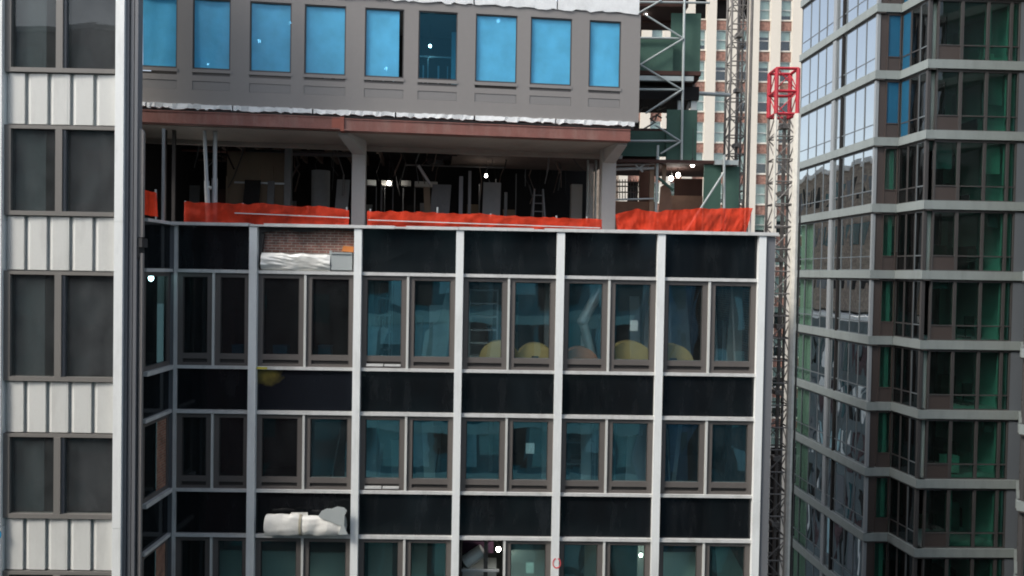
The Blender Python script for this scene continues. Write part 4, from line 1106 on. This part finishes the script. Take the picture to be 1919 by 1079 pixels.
# a few things that can be made out in its rooms
def room_pt(px, py, d): 
    u, z = f3.px(px, py, d); return u, z
def floor_of(z): return max(b for b in ZB if b <= z + .3)
def cabinet(px, py, w, h, label, mat):
    u, z = room_pt(px, py, .9); zf = floor_of(z)
    t = thing('cabinet', label, 'cabinet', f3.map((u, 1.1, zf)), f3.a)
    MB(f3).box(u - w / 2, u + w / 2, .8, 1.3, zf + .06, zf + h).build('body', mat, t)
    MB(f3).box(u - w / 2 - .02, u + w / 2 + .02, .78, 1.32, zf + h + .001, zf + h + .03).build('top', mat, t)
    MB(f3).box(u - w / 2 + .04, u + w / 2 - .04, .84, 1.26, zf, zf + .059).build('plinth', m_wood, t)
    MB(f3).box(u - .01, u + .01, .785, .799, zf + h * .5, zf + h * .7).build('handle', m_socket, t)
cabinet(1782, 885, .62, .78, 'pale low cabinet behind the glass, two floors from the bottom right', m_sofa)
def sofa(px, py, label):
    u, z = room_pt(px, py, 1.4); zf = floor_of(z)
    t = thing('sofa', label, 'sofa', f3.map((u, 1.4, zf)), f3.a)
    MB(f3).box(u - .65, u + .65, .9, 1.7, zf + .12, zf + .45).build('seat', m_sofa, t)
    MB(f3).box(u - .65, u + .65, 1.71, 1.9, zf + .12, zf + .9).build('backrest', m_sofa, t)
    for s in (-1, 1): MB(f3).box(u + s * .66, u + s * .84, .9, 1.9, zf + .12, zf + .62).build('armrest', m_sofa, t)
    for sx in (-1, 1): MB(f3).box(u + sx * .6 - .03, u + sx * .6 + .03, .95, 1.01, zf, zf + .119).build('leg', m_wood, t)
sofa(1876, 100, 'pale sofa behind the glass on the topmost full floor at the right')
def desk_chair(px, py, label):
    u, z = room_pt(px, py, 1.3); zf = floor_of(z)
    t = thing('desk_chair', label, 'chair', f3.map((u, 1.3, zf)), f3.a, 'black desk chairs in the glass tower')
    MB(f3).box(u - .24, u + .24, 1.1, 1.55, zf + .44, zf + .52).build('seat', m_socket, t)
    MB(f3).box(u - .22, u + .22, 1.05, 1.11, zf + .56, zf + 1.05).build('backrest', m_socket, t)
    MB(f3).tube((u, 1.32, zf + .08), (u, 1.32, zf + .44), .03).build('stem', m_socket, t)
    b_ = MB(f3)
    for k in range(5): b_.bar((u, 1.32, zf + .06), (u + .28 * math.cos(k * 1.257), 1.32 + .28 * math.sin(k * 1.257), zf + .04), .04)
    b_.build('foot', m_socket, t)
desk_chair(1815, 500, 'black desk chair behind the glass on the floor just below eye level')
desk_chair(1810, 612, 'black desk chair behind the glass one floor below the sea-level band of the green tower') if False else desk_chair(1810, 612, 'black desk chair behind the glass in the middle of the right tower')
desk_chair(1806, 735, 'black desk chair behind the glass on the floor beneath the middle one')

# ------------------------------------------------------------------ interior things in the office building
def reel(px, py, rpx, label, mat, hub=True, d=.22):
    u, z = A.px(px, py, d); r_ = rpx * 22 / 1400
    t = thing('cable_reel', label, 'reel', A.map((u, d, z - r_)), A.a, 'round reels behind the tall windows')
    for k, dd in enumerate((d, d + .42)):
        MB(A).tube((u, dd, z), (u, dd + .05, z), r_, 28).build('flange', mat, t)
    MB(A).tube((u, d + .051, z), (u, d + .419, z), r_ * .55, 20).build('drum', m_ply, t)
    if hub: MB(A).box(u - .11, u + .09, d - .03, d - .001, z + .02, z + .2).build('hub_plate', m_frame_dk, t)
reel(935, 678, 38, 'yellow reel behind the right edge of the left tall window of the fourth bay', m_reel, False)
reel(1003, 680, 36, 'yellow reel with a dark plate behind the right tall window of the fourth bay', m_reel)
reel(1088, 685, 34, 'orange topped reel behind the diagonal silver duct', m_reel_or, False)
reel(1182, 682, 42, 'yellow reel below the white paper notice on the tall window', m_reel, False)
reel(1262, 684, 38, 'yellow reel behind the left tall window of the last bay', m_reel)
# silver duct
du = thing('silver_duct', 'bent silver duct leaning behind the tall window of the fifth bay', 'duct', A.map((A.ux(1110, 690, .7), .7, -3.19)), A.a)
pts = [(1128, 535), (1092, 602), (1118, 700)]
for k in range(2):
    p = A.px(*pts[k], .6); q = A.px(*pts[k + 1], .6)
    MB(A).tube((p[0], .6, p[1]), (q[0], .6, q[1]), .16 if k == 0 else .13, 14).build('duct_run', m_duct, du)
p = A.px(1092, 602, .6); MB(A).ball((p[0], .6, p[1]), .165, 14, 8).build('elbow', m_duct, du)
# plastic sheets hanging inside
def hang(pts, d, label):
    m = MB(A); q = [A.px(x, y, d) for x, y in pts]
    m.prism(q[::-1], d, d + .012)
    centred('plastic_sheet', m, m_sheetp, label, 'sheet', 'plastic sheets hung in the office windows')
hang([(688, 528), (700, 528), (702, 610), (728, 615), (710, 668), (688, 668)], .5, 'clouded plastic sheet hanging behind the left tall window of the third bay')
hang([(838, 540), (846, 540), (846, 600), (836, 668), (790, 668), (797, 622), (822, 600)], .6, 'clouded plastic sheet slung behind the right tall window of the third bay')
hang([(1250, 530), (1285, 530), (1296, 678), (1262, 678)], 1.6, 'long clouded plastic sheet behind the left tall window of the last bay')
hang([(1372, 530), (1392, 530), (1390, 678), (1360, 678)], 1.2, 'clouded plastic sheet behind the right tall window of the last bay')
hang([(790, 790), (812, 790), (815, 900), (795, 900)], .9, 'narrow plastic strip behind the second row window of the third bay')
hang([(1340, 1020), (1365, 1020), (1400, 1085), (1345, 1085)], .7, 'torn plastic sheet behind the bottom right window')
# crates
for (x, y, s_, lab) in ((526, 663, .40, 'blue crate standing in the left dark window of the second bay'), (609, 663, .36, 'blue crate standing in the right dark window of the second bay'), (446, 662, .30, 'blue crate standing in the dark window of the narrow first bay')):
    u, z = A.px(x, y, .5)
    t = thing('plastic_crate', lab, 'crate', A.map((u, .5, z - .09)), A.a, 'blue crates on the dark window sills')
    MB(A).box(u - s_ / 2, u + s_ / 2, .42, .7, z - .09, z + .22).build('body', m_crate, t)
    MB(A).box(u - s_ / 2 - .015, u + s_ / 2 + .015, .405, .715, z + .221, z + .25).build('rim', m_crate, t)
    MB(A).box(pil[0][1] + .2, pil[2][0] - .1, .14, .9, -2.62, z - .092).build('sill_board', m_inner, office) if x == 526 else None
# loose boards, studs and racks that give the teal rooms their streaks
rb = random.Random(5)
for (z0, z1, xs_) in ((-3.19, -.03, (690, 1400)), (-6.69, -4.11, (575, 1400))):
    for k in range(22):
        x = rb.uniform(*xs_); d = rb.uniform(.9, 4.5); u = A.ux(x, 600, d); w_ = rb.choice((.04, .05, .06, .3, .5, .12)); h_ = rb.uniform(.35, 1.0) * (z1 - z0)
        if abs(x - 1045) < 8: continue
        lean = rb.uniform(-.25, .25) if w_ < .2 else rb.uniform(-.08, .08)
        m = MB(A)
        m.hexa([(u, d, z0 + .01), (u + w_, d, z0 + .01), (u + w_ + lean, d + .1, z0 + h_), (u + lean, d + .1, z0 + h_)], [(u, d + .04, z0 + .01), (u + w_, d + .04, z0 + .01), (u + w_ + lean, d + .14, z0 + h_), (u + lean, d + .14, z0 + h_)])
        m.build('stud' if w_ < .2 else 'leaning_board', rb.choice((m_stud, m_pale, m_pale, m_dark, m_tan, m_duct)), office)
def rack(xa, xb, d, zf, h, n, label):
    u0_, u1_ = A.ux(xa, 600, d), A.ux(xb, 600, d)
    t = thing('storage_rack', label, 'rack', A.map(((u0_ + u1_) / 2, d + .25, zf)), A.a)
    for u in (u0_, u1_):
        for dd in (d, d + .5): MB(A).box(u - .025, u + .025, dd - .025, dd + .025, zf, zf + h).build('upright', m_stud, t)
    for k in range(n):
        z = zf + .3 + (h - .35) * k / (n - 1); MB(A).box(u0_ + .026, u1_ - .026, d - .02, d + .52, z, z + .04).build('shelf', m_stud, t)
rack(880, 932, .9, -3.19, 2.7, 7, 'metal shelf rack standing behind the left tall window of the fourth bay')
rack(700, 730, 1.3, -3.19, 2.9, 6, 'narrow metal rack behind the left tall window of the third bay')
rack(1062, 1120, 1.2, -6.69, 2.3, 4, 'low metal rack behind the second row window of the fifth bay')
# paper notices
for (x, y, w_, h_, lab) in ((1188, 610, 15, 20, 'white paper notice taped on the tall window of the fifth bay'), (993.5, 840, 16, 20, 'white paper notice taped on the second row window of the fourth bay'), (993, 1064, 15, 20, 'white paper notice taped on the bottom row window of the fourth bay')):
    u, z = A.px(x, y, .08); w2, h2 = w_ * .0151 / 2, h_ * .0151 / 2
    m = MB(A); m.sheet(lambda s, t: (u - w2 + 2 * w2 * s, .085 - .006 * math.sin(3 * s + t), z - h2 + 2 * h2 * t), 4, 4, .001)
    centred('paper_notice', m, m_paper, lab, 'notice', 'paper notices on the windows')
# equipment in the open bay of the bottom row
ub = pil[3][1]
uq, zq = A.px(902, 1050, .9)
t = thing('air_handler', 'grey ducted machine standing in the open window hole of the bottom row', 'machine', A.map((uq, 1.1, -10.14)), A.a)
MB(A).box(uq - .55, uq + .45, .8, 1.6, -10.13, -8.75).build('body', m_tarp_grey, t)
p = A.px(872, 1052, .8); q = A.px(905, 1030, .8); MB(A).tube((p[0], .75, p[1]), (q[0], .75, q[1]), .2, 14).build('duct_run', m_duct, t)
m = MB(A); u0_, z0_ = A.px(907, 1014, .5); m.box(u0_, u0_ + .12, .5, .6, -10.14, z0_); m.build('stand', m_socket, t)
u1_, z1_ = A.px(905, 1069, .4); MB(A).box(ub + .02, ub + 1.15, .38, .44, z1_ - .03, z1_ + .03).build('guard_rail', m_stud, t)
m = MB(A); a_ = A.px(866, 1034, 1.2); b__ = A.px(925, 1014, 1.2); m.box(a_[0], b__[0], 1.0, 1.6, a_[1] + .05, b__[1] + .05)
centred('purple_bag', m, pm('purple_cloth', (0.07, 0.03, 0.06), 0.9, 0.2), 'dark purple wrapped bundle above the grey machine in the open window hole', 'bundle')
MB(A).box(ub + .0, ub + .06, .06, 3.0, -10.1, -7.63).build('partition', m_dark, office)

# ------------------------------------------------------------------ bare work lamps
lm = bpy.data.objects.new('work_lamp', None); C.objects.link(lm)
bulb = MB(LOCAL).ball((0, 0, 0), .045, 12, 8, 1.2); bulb.smooth = True; bo = bulb.build('bulb', m_bulb, lm)
so_ = MB(LOCAL).tube((0, 0, .05), (0, 0, .12), .022, 10).build('socket', m_socket, lm)
co_ = MB(LOCAL).tube((0, 0, .121), (0, 0, .75), .006, 6).build('cord', m_socket, lm)
lamps = [(B, 486, 77, .5, 'bare bulb glowing low behind the blue film of the third window', 1.0), (B, 544, 43, .5, 'bare bulb glowing at the right edge of the third blue window', .7),
         (B, 390, 120, .4, 'bare bulb glowing at the foot of the second blue window', .8), (B, 724, 128, .45, 'bare bulb glowing low behind the fifth blue window', 1.0),
         (B, 806, 86, 1.5, 'bare bulb hanging in the unfilmed dark window', .9), (B, 934, 39, .45, 'bare bulb glowing at the top of the seventh window', 1.1),
         (B, 729, 343, 5.6, 'bare bulb lit in the dark hall just right of the left column', 1.4), (B, 911, 329, 4.5, 'bare bulb lit high in the middle of the dark hall', 1.1),
         (WORLD, 1210, 26, SY + .9, 'bare bulb lit under the top scaffold deck', 1.1), (WORLD, 1298, 307.5, SY - .3, 'bare bulb lit under the lowest landing roof, rightmost of three', 1.6),
         (WORLD, 1271, 328, SY + .4, 'bare bulb lit in the lowest landing, middle of three', 1.5), (WORLD, 1258, 334, SY + .5, 'bare bulb lit in the lowest landing beside the timber post', 1.5),
         (RW, 283, 521, .12, 'bare bulb lit in the dark side window beside the white tower', 1.5), (A, 1201, 1040, .4, 'bare bulb lit in the bottom row window of the fifth bay', 1.0),
         (A, 934, 1029, .5, 'bright work lamp hanging in the open window hole', 1.4)]
for i, (fr, x, y, d, lab, sc) in enumerate(lamps):
    if i == 0: o = lm
    else:
        o = lm.copy(); C.objects.link(o)
        for ch in (bo, so_, co_):
            c = ch.copy(); C.objects.link(c); c.parent = o
    if fr is WORLD:
        p = P(x, y, d); o.location = (p.x, p.y, p.z + ZC)
    else:
        u, z = fr.px(x, y, d); o.location = fr.map((u, d, z))
    o.scale = (sc, sc, sc); tag(o, lab, 'lamp', 'bare work lamps')

# ------------------------------------------------------------------ buildings that only show as reflections
def plain_block(name, label, x0, x1, y0, y1, ztop_, wallm, faceY, nx, fh_, ww, wh, glassm, z_from, bandm=None, face_sign=1):
    t = thing(name, label, 'building', ((x0 + x1) / 2, (y0 + y1) / 2, 0))
    MB().box(x0, x1, y0, y1, -ZC, ztop_).build('wall', wallm, t)
    n = int((ztop_ - z_from) / fh_)
    for k in range(n):
        zt = ztop_ - .9 - k * fh_
        if bandm: MB().box(x0, x1, faceY + face_sign * .001, faceY + face_sign * .12, zt + .02, zt + .7).build('slab_band', bandm, t)
        for i in range(nx):
            xm = x0 + (x1 - x0) * (i + .5) / nx
            MB().box(xm - ww / 2, xm + ww / 2, faceY + face_sign * .002, faceY + face_sign * .05, zt - wh * random.choice((1, 1, .6)), zt).build('window', random.choice(glassm) if isinstance(glassm, list) else glassm, t)
    MB().box(x0 - .1, x1 + .1, y0 - .1, y1 + .1, ztop_ + .001, ztop_ + .25).build('coping', m_rail, t)
m_refl = pm('facing_window', (0.05, 0.22, 0.26), 0.15, 0.5, 0.5)
m_refl_dk = pm('dim_facing_window', (0.02, 0.085, 0.10), 0.2, 0.5, 0.7)
m_refl_br = pm('sky_tinted_window', (0.40, 0.62, 0.66), 0.5, 0.5, 0.7)  # pale blue base colour stands in for sky reflected in the panes
m_refl2 = pm('facing_blind_window', (0.24, 0.48, 0.48), 0.5, 0.5, 0.7)
plain_block('brown_brick_block', 'dark brown brick block mirrored in the dark windows at the left', -36, -8.5, -16, -3.0, 12.5, m_dkbrick, -3.0, 7, 3.3, 1.4, 1.7, m_refl_dk, -18)
plain_block('teal_glass_block', 'teal banded block mirrored in the teal office windows', -8.4, 8.5, -16, -2.0, 4.2, m_refl, -2.0, 11, 3.2, 1.25, 2.1, [m_refl_dk, m_dark, m_refl2, m_refl_br, m_refl_dk], -24, pm('teal_slab', (0.50, 0.66, 0.64), 0.6, 0.2))
plain_block('sky_gap_block', 'slim unseen blue block standing in for the sky gap mirrored in the last bay', 10.9, 13.0, -22, -6.0, 7.0, pm('sky_gap_blue', (0.14, 0.36, 0.52), 0.5, 0.3), -6.0, 1, 3.2, .5, 1.8, m_refl, -24)  # unseen block added so the last bay mirrors a blue sky gap
plain_block('corner_block', 'dim teal block mirrored at the right edge of the last bay', 13.4, 24, -20, -4.0, 6.0, pm('slate_teal_wall', (0.05, 0.13, 0.15), 0.6, 0.3), -4.0, 9, 3.2, .7, 1.9, [m_refl_dk, m_refl2, m_refl_br], -24)
plain_block('broad_glass_block', 'broad green glass block mirrored in the front of the glass tower', 27, 66, -24, -8.0, 14.0, pm('dark_green_wall', (0.03, 0.09, 0.075), 0.4, 0.3), -8.0, 12, 3.3, 2.6, 2.1, [m_refl_dk, m_refl_dk, m_refl, m_green], -24, pm('green_grey_slab', (0.14, 0.22, 0.19), 0.7, 0.2))
def side_block(name, label, x1, y0, y1, z0, z1, wallm, ny, fh_, ww, wh, mats, top=None):
    t = thing(name, label, 'building', (x1 - 8, (y0 + y1) / 2, 0))
    MB().box(x1 - 16, x1, y0, y1, z0, z1).build('wall', wallm, t)
    k = 0
    while z1 - .9 - k * fh_ - wh > z0 and k < 5:
        zt = z1 - .9 - k * fh_
        for i in range(ny):
            ym = y0 + (y1 - y0) * (i + .5) / ny
            MB().box(x1 + .002, x1 + .06, ym - ww / 2, ym + ww / 2, zt - wh, zt).build('window', random.choice(mats), t)
        k += 1
    MB().box(x1 - 16.1, x1 + .15, y0 - .1, y1 + .1, z1 + .001, z1 + .35).build('coping', top or m_rail, t)
side_block('tan_brick_block', 'tan brick block mirrored high in the lower windows of the glass tower', 7.0, 50, 76, -2.4, 8.2, m_tanbrick, 16, 3.3, .8, 1.5, [m_dark, m_refl_dk, m_grpier])
side_block('slate_block', 'slate block with pale strips mirrored at the foot of the glass tower', 8.4, 48, 78, -ZC, -2.9, pm('slate_wall', (0.10, 0.13, 0.14), 0.6, 0.5), 30, 3.4, .42, 2.6, [m_white, m_dark, m_refl_dk, m_refl_br, m_dkbrick, m_grpier], m_white)

# ------------------------------------------------------------------ light
w = bpy.data.worlds.new('World'); S.world = w; w.use_nodes = True
nt = w.node_tree; nt.nodes.clear()
SUN_EL, SUN_AZ = R(44), R(236)          # azimuth clockwise from +Y: behind the camera, to the left
sky = N(nt, 'ShaderNodeTexSky', sky_type='NISHITA'); sky.sun_disc = False
sky.sun_elevation = SUN_EL; sky.sun_rotation = SUN_AZ; sky.air_density = 1.0; sky.dust_density = 2.5; sky.ozone_density = 1.0
bw = N(nt, 'ShaderNodeRGBToBW'); L(nt, sky.outputs[0], bw.inputs[0])
mx = N(nt, 'ShaderNodeMix', data_type='RGBA'); mx.inputs[0].default_value = 0.52
L(nt, sky.outputs[0], mx.inputs[6]); L(nt, bw.outputs[0], mx.inputs[7])
bg = N(nt, 'ShaderNodeBackground', Strength=0.15); L(nt, mx.outputs[2], bg.inputs[0])
ou = N(nt, 'ShaderNodeOutputWorld'); L(nt, bg.outputs[0], ou.inputs[0])
sd = bpy.data.lights.new('sun', 'SUN'); sd.energy = 1.5; sd.angle = R(14); sd.color = (1.0, 0.95, 0.88)
so2 = bpy.data.objects.new('sun', sd); C.objects.link(so2)
dv = Vector((math.sin(SUN_AZ) * math.cos(SUN_EL), math.cos(SUN_AZ) * math.cos(SUN_EL), math.sin(SUN_EL)))
so2.rotation_euler = dv.to_track_quat('Z', 'Y').to_euler()
so2.location = (-30, -30, 90)

S.view_settings.view_transform = 'Standard'; S.view_settings.look = 'None'
S.view_settings.exposure = 0.82; S.view_settings.gamma = 1.0
cy = S.cycles
cy.use_denoising = True; cy.filter_width = 1.9
cy.max_bounces = 8; cy.diffuse_bounces = 3; cy.glossy_bounces = 4; cy.transparent_max_bounces = 20
cy.sample_clamp_indirect = 6.0
cy.caustics_reflective = False; cy.caustics_refractive = False
